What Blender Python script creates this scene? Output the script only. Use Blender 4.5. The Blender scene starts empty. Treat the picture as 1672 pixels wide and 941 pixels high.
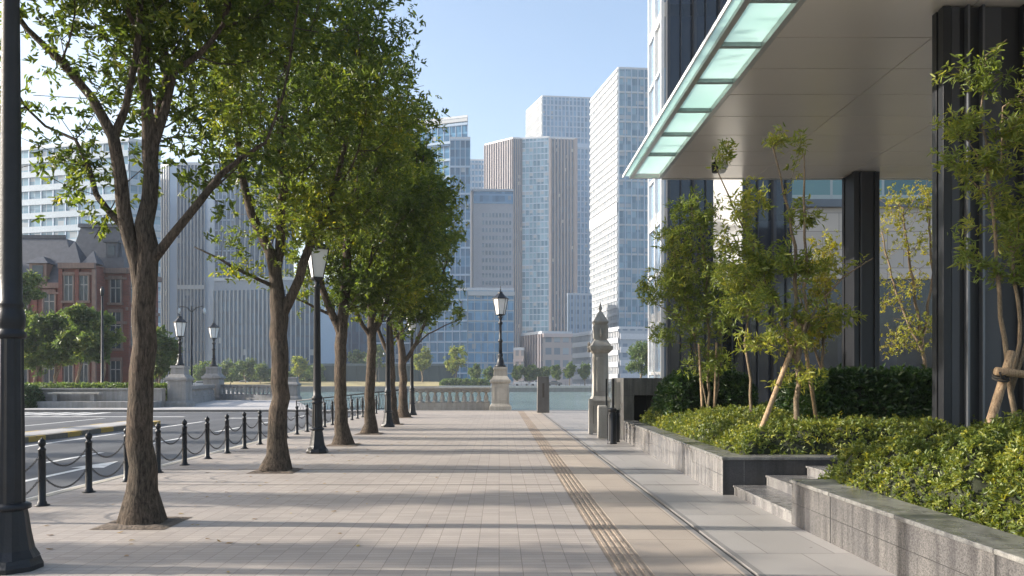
import bpy, math, random
import numpy as np
from mathutils import Vector, Matrix
R = math.radians
SC = bpy.context.scene
COL = SC.collection
random.seed(4); RNG = np.random.default_rng(11)

# ------------------------------------------------------------------ camera, light
F = 1300.0; CX = 815.0; CY = 621.0; H = 1.6          # pinhole: px = CX + F X/Y ; py = CY - F (Z-H)/Y
cam = bpy.data.cameras.new('camera'); co = bpy.data.objects.new('camera', cam); COL.objects.link(co)
co.location = (0, 0, H); co.rotation_euler = (R(90), 0, 0)
cam.sensor_width = 36; cam.lens = 36*F/1672
cam.shift_x = (836-CX)/1672; cam.shift_y = (CY-470.5)/1672
cam.clip_start = .1; cam.clip_end = 9000
SC.camera = co

SUN_EL = 21.0; SUN_AZ = -87.5          # azimuth clockwise from +Y
world = bpy.data.worlds.new('World'); SC.world = world; world.use_nodes = True
wn = world.node_tree; wn.nodes.clear()
sky = wn.nodes.new('ShaderNodeTexSky'); sky.sky_type = 'NISHITA'; sky.sun_disc = False
sky.sun_elevation = R(SUN_EL); sky.sun_rotation = R(SUN_AZ)
sky.air_density = 1.0; sky.dust_density = 3.2; sky.ozone_density = 1.4; sky.altitude = 10
bg = wn.nodes.new('ShaderNodeBackground'); bg.inputs['Strength'].default_value = .15
wo = wn.nodes.new('ShaderNodeOutputWorld')
wn.links.new(sky.outputs[0], bg.inputs[0]); wn.links.new(bg.outputs[0], wo.inputs[0])
sun = bpy.data.lights.new('sun', 'SUN'); sun.energy = 5.0; sun.angle = R(.55); sun.color = (1, .92, .82)
so = bpy.data.objects.new('sun', sun); COL.objects.link(so)
sd = Vector((math.sin(R(SUN_AZ))*math.cos(R(SUN_EL)), math.cos(R(SUN_AZ))*math.cos(R(SUN_EL)), math.sin(R(SUN_EL))))
so.rotation_euler = (-sd).to_track_quat('-Z', 'Y').to_euler(); so.location = sd*50
SC.view_settings.view_transform = 'Standard'; SC.view_settings.look = 'None'
SC.view_settings.exposure = 1.12; SC.view_settings.gamma = 1; SC.view_settings.use_curve_mapping = False
SC.cycles.volume_bounces = 1; SC.cycles.max_bounces = 6; SC.cycles.transparent_max_bounces = 8

def WX(px, Y): return (px-CX)*Y/F
def WZ(py, Y): return H-(py-CY)*Y/F

# ------------------------------------------------------------------ materials
MATS = {}
def nodes(name):
    m = bpy.data.materials.new(name); m.use_nodes = True
    nt = m.node_tree; b = nt.nodes['Principled BSDF']
    return m, nt, b
def N(nt, t, **kw):
    n = nt.nodes.new(t)
    for k, v in kw.items():
        if k in n.inputs: n.inputs[k].default_value = v
        else: setattr(n, k, v)
    return n
def L(nt, a, b): nt.links.new(a, b)
def c4(c): return (c[0], c[1], c[2], 1)
def ramp(nt, fac, stops):
    r = nt.nodes.new('ShaderNodeValToRGB'); e = r.color_ramp.elements
    while len(e) < len(stops): e.new(.5)
    for i, (p, c) in enumerate(stops): e[i].position = p; e[i].color = c4(c)
    L(nt, fac, r.inputs[0]); return r.outputs[0]
def mixc(nt, f, a, b, mode='MIX'):
    m = nt.nodes.new('ShaderNodeMix'); m.data_type = 'RGBA'; m.blend_type = mode
    if isinstance(f, (int, float)): m.inputs[0].default_value = f
    else: L(nt, f, m.inputs[0])
    for k, s in ((6, a), (7, b)):
        if isinstance(s, tuple): m.inputs[k].default_value = c4(s)
        else: L(nt, s, m.inputs[k])
    return m.outputs[2]
def math_(nt, op, a, b=None, c=None):
    m = nt.nodes.new('ShaderNodeMath'); m.operation = op
    for k, s in enumerate((a, b, c)):
        if s is None: continue
        if isinstance(s, (int, float)): m.inputs[k].default_value = s
        else: L(nt, s, m.inputs[k])
    return m.outputs[0]
def objco(nt, scale=(1, 1, 1)):
    t = nt.nodes.new('ShaderNodeNewGeometry'); mp = nt.nodes.new('ShaderNodeMapping'); mp.inputs['Scale'].default_value = scale
    L(nt, t.outputs['Position'], mp.inputs[0]); return mp.outputs[0]
def locco(nt, scale=(1, 1, 1)):
    t = nt.nodes.new('ShaderNodeTexCoord'); mp = nt.nodes.new('ShaderNodeMapping'); mp.inputs['Scale'].default_value = scale
    L(nt, t.outputs['Object'], mp.inputs[0]); return mp.outputs[0]

def plain(name, col, rough=.6, metal=0, var=.18, scale=3, bump=0, bscale=40, spec=.5):
    if name in MATS: return MATS[name]
    m, nt, b = nodes(name)
    v = locco(nt); n = N(nt, 'ShaderNodeTexNoise', Scale=scale, Detail=6.0, Roughness=.6); L(nt, v, n.inputs['Vector'])
    lo = tuple(x*(1-var) for x in col); hi = tuple(min(1, x*(1+var)) for x in col)
    L(nt, ramp(nt, n.outputs[0], [(.3, lo), (.7, hi)]), b.inputs['Base Color'])
    b.inputs['Roughness'].default_value = rough; b.inputs['Metallic'].default_value = metal
    b.inputs['Specular IOR Level'].default_value = spec
    if bump:
        n2 = N(nt, 'ShaderNodeTexNoise', Scale=bscale, Detail=5.0); L(nt, v, n2.inputs['Vector'])
        bp = N(nt, 'ShaderNodeBump', Strength=bump, Distance=.02); L(nt, n2.outputs[0], bp.inputs['Height']); L(nt, bp.outputs[0], b.inputs['Normal'])
    MATS[name] = m; return m

def stone(name, col, rough=.7, speck=.12, streak=True):
    m, nt, b = nodes(name)
    v = objco(nt)
    a = N(nt, 'ShaderNodeTexNoise', Scale=1.3, Detail=7.0, Roughness=.65); L(nt, v, a.inputs['Vector'])
    s = N(nt, 'ShaderNodeTexNoise', Scale=90.0, Detail=2.0); L(nt, v, s.inputs['Vector'])
    base = ramp(nt, a.outputs[0], [(.3, tuple(x*.78 for x in col)), (.7, tuple(min(1, x*1.15) for x in col))])
    sp = ramp(nt, s.outputs[0], [(.35, (1-speck,)*3), (.65, (1+speck,)*3)])
    c = mixc(nt, 1.0, base, sp, 'MULTIPLY')
    if streak:
        st = N(nt, 'ShaderNodeTexNoise', Scale=1.0, Detail=5.0); L(nt, objco(nt, (6, 6, .5)), st.inputs['Vector'])
        c = mixc(nt, .6, c, ramp(nt, st.outputs[0], [(.4, (.72, .70, .66)), (.62, (1, 1, 1))]), 'MULTIPLY')
    L(nt, c, b.inputs['Base Color']); b.inputs['Roughness'].default_value = rough
    bp = N(nt, 'ShaderNodeBump', Strength=.25, Distance=.01); L(nt, s.outputs[0], bp.inputs['Height']); L(nt, bp.outputs[0], b.inputs['Normal'])
    MATS[name] = m; return m

def granite(name, c0, c1, rough, jy=1.3, jx=1.3, jz=.27, bump=.0):
    m, nt, b = nodes(name)
    v = objco(nt)
    s = N(nt, 'ShaderNodeTexVoronoi', Scale=120.0); L(nt, v, s.inputs['Vector'])
    n = N(nt, 'ShaderNodeTexNoise', Scale=55.0, Detail=4.0, Roughness=.7); L(nt, v, n.inputs['Vector'])
    n2 = N(nt, 'ShaderNodeTexNoise', Scale=1.6, Detail=5.0); L(nt, v, n2.inputs['Vector'])
    f = math_(nt, 'ADD', math_(nt, 'MULTIPLY', n.outputs[0], .75), math_(nt, 'MULTIPLY', s.outputs['Distance'], .35))
    c = ramp(nt, f, [(.30, c0), (.68, c1)])
    c = mixc(nt, .8, c, ramp(nt, n2.outputs[0], [(.35, (.72, .72, .74)), (.65, (1.1, 1.08, 1.05))]), 'MULTIPLY')
    st = N(nt, 'ShaderNodeTexNoise', Scale=1.0, Detail=4.0); L(nt, objco(nt, (9, 9, .8)), st.inputs['Vector'])
    c = mixc(nt, .8, c, ramp(nt, st.outputs[0], [(.36, (.5, .5, .52)), (.58, (1.05, 1.05, 1.04))]), 'MULTIPLY')
    # panel joints
    sx = N(nt, 'ShaderNodeSeparateXYZ'); L(nt, v, sx.inputs[0])
    ym = math_(nt, 'LESS_THAN', math_(nt, 'FRACT', math_(nt, 'DIVIDE', sx.outputs[1], jy)), .010)
    pan = N(nt, 'ShaderNodeTexWhiteNoise'); pan.noise_dimensions = '1D'
    L(nt, math_(nt, 'FLOOR', math_(nt, 'DIVIDE', sx.outputs[1], jy)), pan.inputs['W'])
    c = mixc(nt, 1.0, c, ramp(nt, pan.outputs[0], [(0, (.82, .82, .83)), (1, (1.12, 1.1, 1.08))]), 'MULTIPLY')
    zm = math_(nt, 'COMPARE', sx.outputs[2], jz, .003)
    j = math_(nt, 'MAXIMUM', ym, zm)
    c = mixc(nt, j, c, (.03, .03, .03))
    L(nt, c, b.inputs['Base Color'])
    rr = N(nt, 'ShaderNodeMapRange'); rr.inputs['To Min'].default_value = rough*.6; rr.inputs['To Max'].default_value = rough*1.6
    L(nt, n2.outputs[0], rr.inputs[0]); L(nt, rr.outputs[0], b.inputs['Roughness'])
    bp = N(nt, 'ShaderNodeBump', Strength=.35, Distance=.004, invert=True); L(nt, j, bp.inputs['Height'])
    if bump:
        bp2 = N(nt, 'ShaderNodeBump', Strength=bump, Distance=.01); L(nt, n.outputs[0], bp2.inputs['Height']); L(nt, bp.outputs[0], bp2.inputs['Normal']); L(nt, bp2.outputs[0], b.inputs['Normal'])
    else: L(nt, bp.outputs[0], b.inputs['Normal'])
    MATS[name] = m; return m

def paving(name, w, h, cA, cB, joint, mortar=.006, off=0.0, rough=.75, worn=.35):
    m, nt, b = nodes(name)
    v = objco(nt)
    br = nt.nodes.new('ShaderNodeTexBrick'); br.offset = off; br.squash = 1; br.offset_frequency = 2
    br.inputs['Scale'].default_value = 1; br.inputs['Mortar Size'].default_value = mortar
    br.inputs['Mortar Smooth'].default_value = .3; br.inputs['Bias'].default_value = 0
    br.inputs['Brick Width'].default_value = w; br.inputs['Row Height'].default_value = h
    br.inputs['Color1'].default_value = c4(cA); br.inputs['Color2'].default_value = c4(cB); br.inputs['Mortar'].default_value = c4(joint)
    L(nt, v, br.inputs['Vector'])
    n = N(nt, 'ShaderNodeTexNoise', Scale=.55, Detail=8.0, Roughness=.7); L(nt, v, n.inputs['Vector'])
    c = mixc(nt, worn, br.outputs[0], ramp(nt, n.outputs[0], [(.3, (.55, .52, .50)), (.68, (1.15, 1.13, 1.10))]), 'MULTIPLY')
    n3 = N(nt, 'ShaderNodeTexNoise', Scale=160.0, Detail=2.0); L(nt, v, n3.inputs['Vector'])
    c = mixc(nt, .8, c, ramp(nt, n3.outputs[0], [(.3, (.78, .78, .78)), (.7, (1.18, 1.18, 1.18))]), 'MULTIPLY')
    # dark spots of dirt and gum
    vo = N(nt, 'ShaderNodeTexVoronoi', Scale=2.2); L(nt, v, vo.inputs['Vector'])
    c = mixc(nt, math_(nt, 'LESS_THAN', vo.outputs['Distance'], .035), c, (.14, .13, .12))
    L(nt, c, b.inputs['Base Color'])
    rg = N(nt, 'ShaderNodeMapRange'); rg.inputs['To Min'].default_value = rough-.2; rg.inputs['To Max'].default_value = rough+.15
    L(nt, n.outputs[0], rg.inputs[0]); L(nt, rg.outputs[0], b.inputs['Roughness'])
    bp = N(nt, 'ShaderNodeBump', Strength=.5, Distance=.006, invert=True); L(nt, br.outputs['Fac'], bp.inputs['Height'])
    bp2 = N(nt, 'ShaderNodeBump', Strength=.25, Distance=.003); L(nt, n3.outputs[0], bp2.inputs['Height']); L(nt, bp.outputs[0], bp2.inputs['Normal'])
    L(nt, bp2.outputs[0], b.inputs['Normal'])
    MATS[name] = m; return m

def leafmat(name, stops, trans=.35, rough=.42):
    m, nt, b = nodes(name)
    a = nt.nodes.new('ShaderNodeAttribute'); a.attribute_name = 'rnd'
    c = ramp(nt, a.outputs['Fac'], stops)
    L(nt, c, b.inputs['Base Color']); b.inputs['Roughness'].default_value = rough; b.inputs['Specular IOR Level'].default_value = .45
    t = nt.nodes.new('ShaderNodeBsdfTranslucent')
    hs = nt.nodes.new('ShaderNodeHueSaturation'); hs.inputs['Value'].default_value = 2.3; hs.inputs['Saturation'].default_value = 1.1; hs.inputs['Hue'].default_value = .485
    L(nt, c, hs.inputs['Color']); L(nt, hs.outputs[0], t.inputs[0])
    mx = nt.nodes.new('ShaderNodeMixShader'); mx.inputs[0].default_value = trans
    L(nt, b.outputs[0], mx.inputs[1]); L(nt, t.outputs[0], mx.inputs[2])
    L(nt, mx.outputs[0], nt.nodes['Material Output'].inputs[0])
    MATS[name] = m; return m

def barkmat(name, cA, cB, sc=1.0, bump=1.0):
    m, nt, b = nodes(name)
    v = locco(nt, (16*sc, 16*sc, 3.2*sc))
    n = N(nt, 'ShaderNodeTexNoise', Scale=2.2, Detail=9.0, Roughness=.72, Distortion=.6); L(nt, v, n.inputs['Vector'])
    vo = N(nt, 'ShaderNodeTexVoronoi', Scale=2.4); vo.feature = 'DISTANCE_TO_EDGE'; L(nt, v, vo.inputs['Vector'])
    n2 = N(nt, 'ShaderNodeTexNoise', Scale=2.0, Detail=3.0); L(nt, locco(nt), n2.inputs['Vector'])
    c = ramp(nt, n.outputs[0], [(.36, cA), (.60, cB)])
    c = mixc(nt, .85, c, ramp(nt, n2.outputs[0], [(.35, (.7, .72, .68)), (.65, (1.15, 1.08, 1.0))]), 'MULTIPLY')
    c = mixc(nt, .45, c, ramp(nt, vo.outputs[0], [(0, (.45, .43, .4)), (.10, (1, 1, 1))]), 'MULTIPLY')
    L(nt, c, b.inputs['Base Color']); b.inputs['Roughness'].default_value = .9; b.inputs['Specular IOR Level'].default_value = .2
    hgt = math_(nt, 'ADD', n.outputs[0], math_(nt, 'MULTIPLY', math_(nt, 'MINIMUM', vo.outputs[0], .12), 1.2))
    bp = N(nt, 'ShaderNodeBump', Strength=bump, Distance=.03); L(nt, hgt, bp.inputs['Height']); L(nt, bp.outputs[0], b.inputs['Normal'])
    MATS[name] = m; return m

def facade_mat(name, w, h, cA, cB, span=None, sfrac=.25, wfrac=0.0, wcol=None, rough=.12, metal=.0, spec=.8, blinds=.15):
    """curtain wall: uv is metres along / up; each pane its own tone, blinds in some, a spandrel band per storey"""
    m, nt, b = nodes(name)
    uv = nt.nodes.new('ShaderNodeUVMap'); uv.uv_map = 'uv'
    s = nt.nodes.new('ShaderNodeSeparateXYZ'); L(nt, uv.outputs[0], s.inputs[0])
    U = math_(nt, 'DIVIDE', s.outputs[0], w); V = math_(nt, 'DIVIDE', s.outputs[1], h)
    cb = nt.nodes.new('ShaderNodeCombineXYZ'); L(nt, math_(nt, 'FLOOR', U), cb.inputs[0]); L(nt, math_(nt, 'FLOOR', V), cb.inputs[1])
    wnz = nt.nodes.new('ShaderNodeTexWhiteNoise'); wnz.noise_dimensions = '2D'; L(nt, cb.outputs[0], wnz.inputs['Vector'])
    big = N(nt, 'ShaderNodeTexNoise', Scale=.035, Detail=3.0); L(nt, uv.outputs[0], big.inputs['Vector'])
    f = math_(nt, 'ADD', math_(nt, 'MULTIPLY', wnz.outputs[0], .55), math_(nt, 'MULTIPLY', big.outputs[0], .45))
    c = ramp(nt, f, [(.2, cA), (.75, cB)])
    fu = math_(nt, 'FRACT', U); fv = math_(nt, 'FRACT', V)
    # roller blinds part-way down in some panes
    wn2 = nt.nodes.new('ShaderNodeTexWhiteNoise'); wn2.noise_dimensions = '3D'
    cb2 = nt.nodes.new('ShaderNodeCombineXYZ'); L(nt, math_(nt, 'FLOOR', U), cb2.inputs[0]); L(nt, math_(nt, 'FLOOR', V), cb2.inputs[1]); cb2.inputs[2].default_value = 7
    L(nt, cb2.outputs[0], wn2.inputs['Vector'])
    bl = math_(nt, 'MULTIPLY', math_(nt, 'LESS_THAN', wn2.outputs[0], blinds), math_(nt, 'GREATER_THAN', fv, .5))
    c = mixc(nt, bl, c, (.27, .30, .33))
    rgh = rough
    if span:
        sp = math_(nt, 'LESS_THAN', fv, sfrac); c = mixc(nt, sp, c, span)
    if wcol:
        c = mixc(nt, math_(nt, 'LESS_THAN', fu, wfrac), c, wcol)
    L(nt, c, b.inputs['Base Color']); b.inputs['Metallic'].default_value = metal
    b.inputs['Roughness'].default_value = rough; b.inputs['Specular IOR Level'].default_value = spec
    nn = N(nt, 'ShaderNodeTexNoise', Scale=.5, Detail=2.0); L(nt, uv.outputs[0], nn.inputs['Vector'])
    bp = N(nt, 'ShaderNodeBump', Strength=.08, Distance=.2); L(nt, nn.outputs[0], bp.inputs['Height']); L(nt, bp.outputs[0], b.inputs['Normal'])
    MATS[name] = m; return m

IRON = plain('black_painted_iron', (.010, .012, .016), .42, 0, .3, 6, .15, 60, .35)
DARKMETAL = plain('dark_metal_cladding', (.009, .010, .013), .45, .0, .15, .6)
FINMETAL = plain('grey_metal_fin', (.13, .14, .155), .35, .6, .1, 1)
CONC = stone('weathered_concrete', (.24, .235, .225), .8)
SANDSTONE = stone('carved_sandstone', (.44, .41, .36), .8)
GREYSTONE = stone('grey_stone', (.27, .265, .26), .75)
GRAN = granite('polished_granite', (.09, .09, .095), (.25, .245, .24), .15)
GRANSHADE = granite('shaded_granite', (.018, .019, .022), (.060, .062, .068), .28, jy=99, jx=99, jz=-9)  # darkened polished granite: the unlit end's shade is put in its colour
GRANCAP = granite('granite_coping', (.10, .105, .105), (.23, .23, .22), .25, jy=1.3, jz=-9)
GRANROUGH = granite('flamed_granite', (.035, .035, .037), (.135, .132, .13), .18, jy=2.6, jz=.245, bump=.4)
STEPM = granite('step_granite', (.12, .12, .122), (.25, .247, .245), .22, jy=1.1, jz=-9)
SOIL = plain('planting_soil', (.045, .032, .022), .95, 0, .4, 20, .8, 30)
FROST = plain('frosted_lantern_glass', (.72, .73, .72), .35, 0, .06, 5)
BARK = barkmat('tree_bark', (.024, .019, .015), (.145, .115, .092))
BARKS = barkmat('young_bark', (.10, .075, .052), (.28, .22, .16), 2.5, .4)
POLE = barkmat('timber_pole', (.20, .135, .085), (.46, .34, .23), 1.5, .3)
LEAF = leafmat('street_tree_leaf', [(0, (.028, .050, .012)), (.5, (.065, .098, .019)), (.85, (.13, .16, .024)), (1, (.25, .23, .03))], .5)
LEAFMAPLE = leafmat('young_tree_leaf', [(0, (.065, .10, .022)), (.5, (.13, .17, .035)), (1, (.30, .29, .055))], .45)
LEAFYEL = leafmat('yellow_tree_leaf', [(0, (.11, .14, .025)), (.6, (.22, .22, .03)), (1, (.36, .30, .04))], .45)
LEAFHEDGE = leafmat('box_hedge_leaf', [(0, (.040, .068, .016)), (.45, (.11, .145, .026)), (.8, (.22, .23, .035)), (1, (.36, .33, .05))], .3, .42)
LEAFDARK = leafmat('laurel_leaf', [(0, (.012, .035, .010)), (.6, (.030, .065, .014)), (1, (.06, .10, .02))], .22, .35)
LEAFFAR = leafmat('far_tree_leaf', [(0, (.035, .07, .02)), (.6, (.08, .125, .03)), (1, (.16, .18, .04))], .35)
HEDGECORE = plain('hedge_inner_twigs', (.022, .026, .012), .95, 0, .4, 12)

# ------------------------------------------------------------------ mesh helpers
class MB:
    def __init__(s): s.v = []; s.f = []; s.uv = None; s.sm = []
    def add(s, vs, fs, smooth=False):
        o = len(s.v); s.v.extend([tuple(p) for p in vs]); s.f.extend([tuple(i+o for i in f) for f in fs]); s.sm.extend([smooth]*len(fs)); return s
    def box(s, x0, x1, y0, y1, z0, z1):
        return s.add([(x0, y0, z0), (x1, y0, z0), (x1, y1, z0), (x0, y1, z0), (x0, y0, z1), (x1, y0, z1), (x1, y1, z1), (x0, y1, z1)],
              [(0, 3, 2, 1), (4, 5, 6, 7), (0, 1, 5, 4), (1, 2, 6, 5), (2, 3, 7, 6), (3, 0, 4, 7)])
    def prism(s, poly, z0, z1):
        a = sum(poly[i][0]*poly[(i+1) % len(poly)][1]-poly[(i+1) % len(poly)][0]*poly[i][1] for i in range(len(poly)))
        if a < 0: poly = poly[::-1]
        n = len(poly)
        vs = [(p[0], p[1], z0) for p in poly]+[(p[0], p[1], z1) for p in poly]
        return s.add(vs, [tuple(range(n-1, -1, -1)), tuple(range(n, 2*n))]+[(i, (i+1) % n, (i+1) % n+n, i+n) for i in range(n)])
    def obox(s, o, u, n, u0, u1, n0, n1, z0, z1):
        P = lambda a, b, z: (o[0]+u[0]*a+n[0]*b, o[1]+u[1]*a+n[1]*b, z)
        return s.prism([P(u0, n0, 0)[:2], P(u1, n0, 0)[:2], P(u1, n1, 0)[:2], P(u0, n1, 0)[:2]], z0, z1)
    def frustum(s, cx, cy, z0, z1, a0, b0, a1, b1):
        vs = [(cx+sx*a/2, cy+sy*b/2, z) for z, a, b in ((z0, a0, b0), (z1, a1, b1)) for sx, sy in ((-1, -1), (1, -1), (1, 1), (-1, 1))]
        return s.add(vs, [(3, 2, 1, 0), (4, 5, 6, 7), (0, 1, 5, 4), (1, 2, 6, 5), (2, 3, 7, 6), (3, 0, 4, 7)])
    def lathe(s, prof, cx=0, cy=0, seg=16, smooth=True, rot=0, sq=None):
        vs = []; fs = []
        for r, z in prof:
            for k in range(seg):
                a = rot+2*math.pi*k/seg; rr = r*(sq(k) if sq else 1); vs.append((cx+rr*math.cos(a), cy+rr*math.sin(a), z))
        for i in range(len(prof)-1):
            for k in range(seg):
                k2 = (k+1) % seg; fs.append((i*seg+k, i*seg+k2, (i+1)*seg+k2, (i+1)*seg+k))
        n = len(prof); s.add(vs, fs, smooth)
        o = len(s.v)-n*seg
        s.f.append(tuple(o+k for k in range(seg-1, -1, -1))); s.sm.append(False)
        s.f.append(tuple(o+(n-1)*seg+k for k in range(seg))); s.sm.append(False)
        return s
    def tube(s, pts, rad, seg=8, smooth=True):
        pts = [Vector(p) for p in pts]; n = len(pts)
        if isinstance(rad, (int, float)): rad = [rad]*n
        ref = None; vs = []; fs = []
        for i, p in enumerate(pts):
            t = (pts[min(i+1, n-1)]-pts[max(i-1, 0)]); t = t.normalized() if t.length > 1e-9 else Vector((0, 0, 1))
            if ref is None: ref = Vector((1, 0, 0)) if abs(t.x) < .8 else Vector((0, 1, 0))
            a = (ref-t*ref.dot(t)).normalized(); b = t.cross(a); ref = a
            for k in range(seg):
                an = 2*math.pi*k/seg; q = p+(a*math.cos(an)+b*math.sin(an))*rad[i]; vs.append(q[:])
        for i in range(n-1):
            for k in range(seg):
                k2 = (k+1) % seg; fs.append((i*seg+k, i*seg+k2, (i+1)*seg+k2, (i+1)*seg+k))
        fs.append(tuple(range(seg-1, -1, -1))); fs.append(tuple((n-1)*seg+k for k in range(seg)))
        return s.add(vs, fs, smooth)
    def build(s, name, mat, parent=None, world=False, bevel=0):
        vs = s.v
        if parent is not None and world:
            l = Vector((0, 0, 0)); q = parent
            while q is not None: l = l+q.location; q = q.parent
            vs = [(a-l[0], b-l[1], c-l[2]) for a, b, c in vs]
        me = bpy.data.meshes.new(name); me.from_pydata(vs, [], s.f); me.update()
        me.polygons.foreach_set('use_smooth', s.sm)
        o = bpy.data.objects.new(name, me); COL.objects.link(o); me.materials.append(mat)
        if parent is not None: o.parent = parent; 
        if bevel:
            b = o.modifiers.new('bevel', 'BEVEL'); b.width = bevel; b.segments = 2; b.limit_method = 'ANGLE'; b.angle_limit = R(40); b.harden_normals = False
        return o
def tag(o, label=None, cat=None, group=None, kind=None):
    if label: o['label'] = label
    if cat: o['category'] = cat
    if group: o['group'] = group
    if kind: o['kind'] = kind
    return o
def thing(name, label, cat, loc=(0, 0, 0), group=None, rz=0):
    o = bpy.data.objects.new(name, None); COL.objects.link(o); o.location = loc; o.rotation_euler = (0, 0, rz); o.empty_display_size = .2
    return tag(o, label, cat, group)
def struct(name, mb, mat, bevel=0):
    o = mb.build(name, mat, bevel=bevel); o['kind'] = 'structure'; return o
def subworld(parent, o):           # world-built sub-part: give its parent-of-mesh zero offset
    return o
KIDS = {}
def kids(o): return [c for c in bpy.data.objects if c.parent == o]
def copy_tree(o, parent=None):
    c = o.copy(); COL.objects.link(c)
    if parent is not None: c.parent = parent
    for ch in kids(o): copy_tree(ch, c)
    return c
def sheet(poly, z): m = MB(); m.add([(x, y, z) for x, y in poly], [tuple(range(len(poly)))]); return m

def npmesh(name, V, Fq, mat, parent=None, rnd=None, smooth=False):
    """V (n,3), Fq (m,k) uniform polygons"""
    me = bpy.data.meshes.new(name); n = len(V); m, k = Fq.shape
    me.vertices.add(n); me.vertices.foreach_set('co', V.astype(np.float32).ravel())
    me.loops.add(m*k); me.loops.foreach_set('vertex_index', Fq.astype(np.int32).ravel())
    me.polygons.add(m); me.polygons.foreach_set('loop_start', np.arange(0, m*k, k, dtype=np.int32))
    me.polygons.foreach_set('loop_total', np.full(m, k, dtype=np.int32))
    if smooth: me.polygons.foreach_set('use_smooth', np.ones(m, bool))
    if rnd is not None:
        a = me.attributes.new('rnd', 'FLOAT', 'FACE'); a.data.foreach_set('value', rnd.astype(np.float32))
    me.update(calc_edges=True); me.validate()
    o = bpy.data.objects.new(name, me); COL.objects.link(o); me.materials.append(mat)
    if parent is not None: o.parent = parent
    return o

# ------------------------------------------------------------------ foliage
def norm(a): return a/np.maximum(np.linalg.norm(a, axis=-1, keepdims=True), 1e-9)
def leaves(P, AX, n, length, width, rng, spread=(.5, 1.25), droop=.25, jitter=.25, shade=None):
    """rosettes: at each point P with axis AX, n leaves fanned round the axis"""
    m = len(P); P = np.repeat(P, n, 0); A = norm(np.repeat(AX, n, 0))
    t = norm(np.cross(A, norm(rng.normal(size=(m*n, 3)))))
    b = np.cross(A, t); ang = rng.uniform(0, 2*np.pi, m*n)[:, None]
    rad = t*np.cos(ang)+b*np.sin(ang)
    pit = rng.uniform(spread[0], spread[1], m*n)[:, None]
    d = norm(A*np.cos(pit)+rad*np.sin(pit)+np.array([0, 0, -1])*droop)
    side = norm(np.cross(d, norm(A+rng.normal(size=A.shape)*.35)))
    up = np.cross(side, d)
    Ln = (length*rng.uniform(.65, 1.2, m*n))[:, None]; Wd = Ln*width/length
    o = P+rng.normal(size=P.shape)*length*jitter
    fold = Wd*.28
    v0 = o; v3 = o+d*Ln-up*Ln*.12
    l1 = o+d*Ln*.32-side*Wd*.5+up*fold; l2 = o+d*Ln*.70-side*Wd*.40+up*fold*.6-up*Ln*.05
    r1 = o+d*Ln*.32+side*Wd*.5+up*fold; r2 = o+d*Ln*.70+side*Wd*.40+up*fold*.6-up*Ln*.05
    V = np.stack([v0, l1, l2, v3, r2, r1], 1).reshape(-1, 3)
    base = np.arange(m*n)[:, None]*6
    Fc = np.concatenate([base+np.array([0, 3, 2, 1]), base+np.array([0, 5, 4, 3])], 1).reshape(-1, 4)
    clump = np.repeat(rng.uniform(0, 1, m), n) if shade is None else np.repeat(shade, n)
    r = np.clip(.6*clump+.4*rng.uniform(0, 1, m*n)+rng.normal(0, .06, m*n), 0, 1)
    return V, Fc, np.repeat(r, 2)

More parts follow.
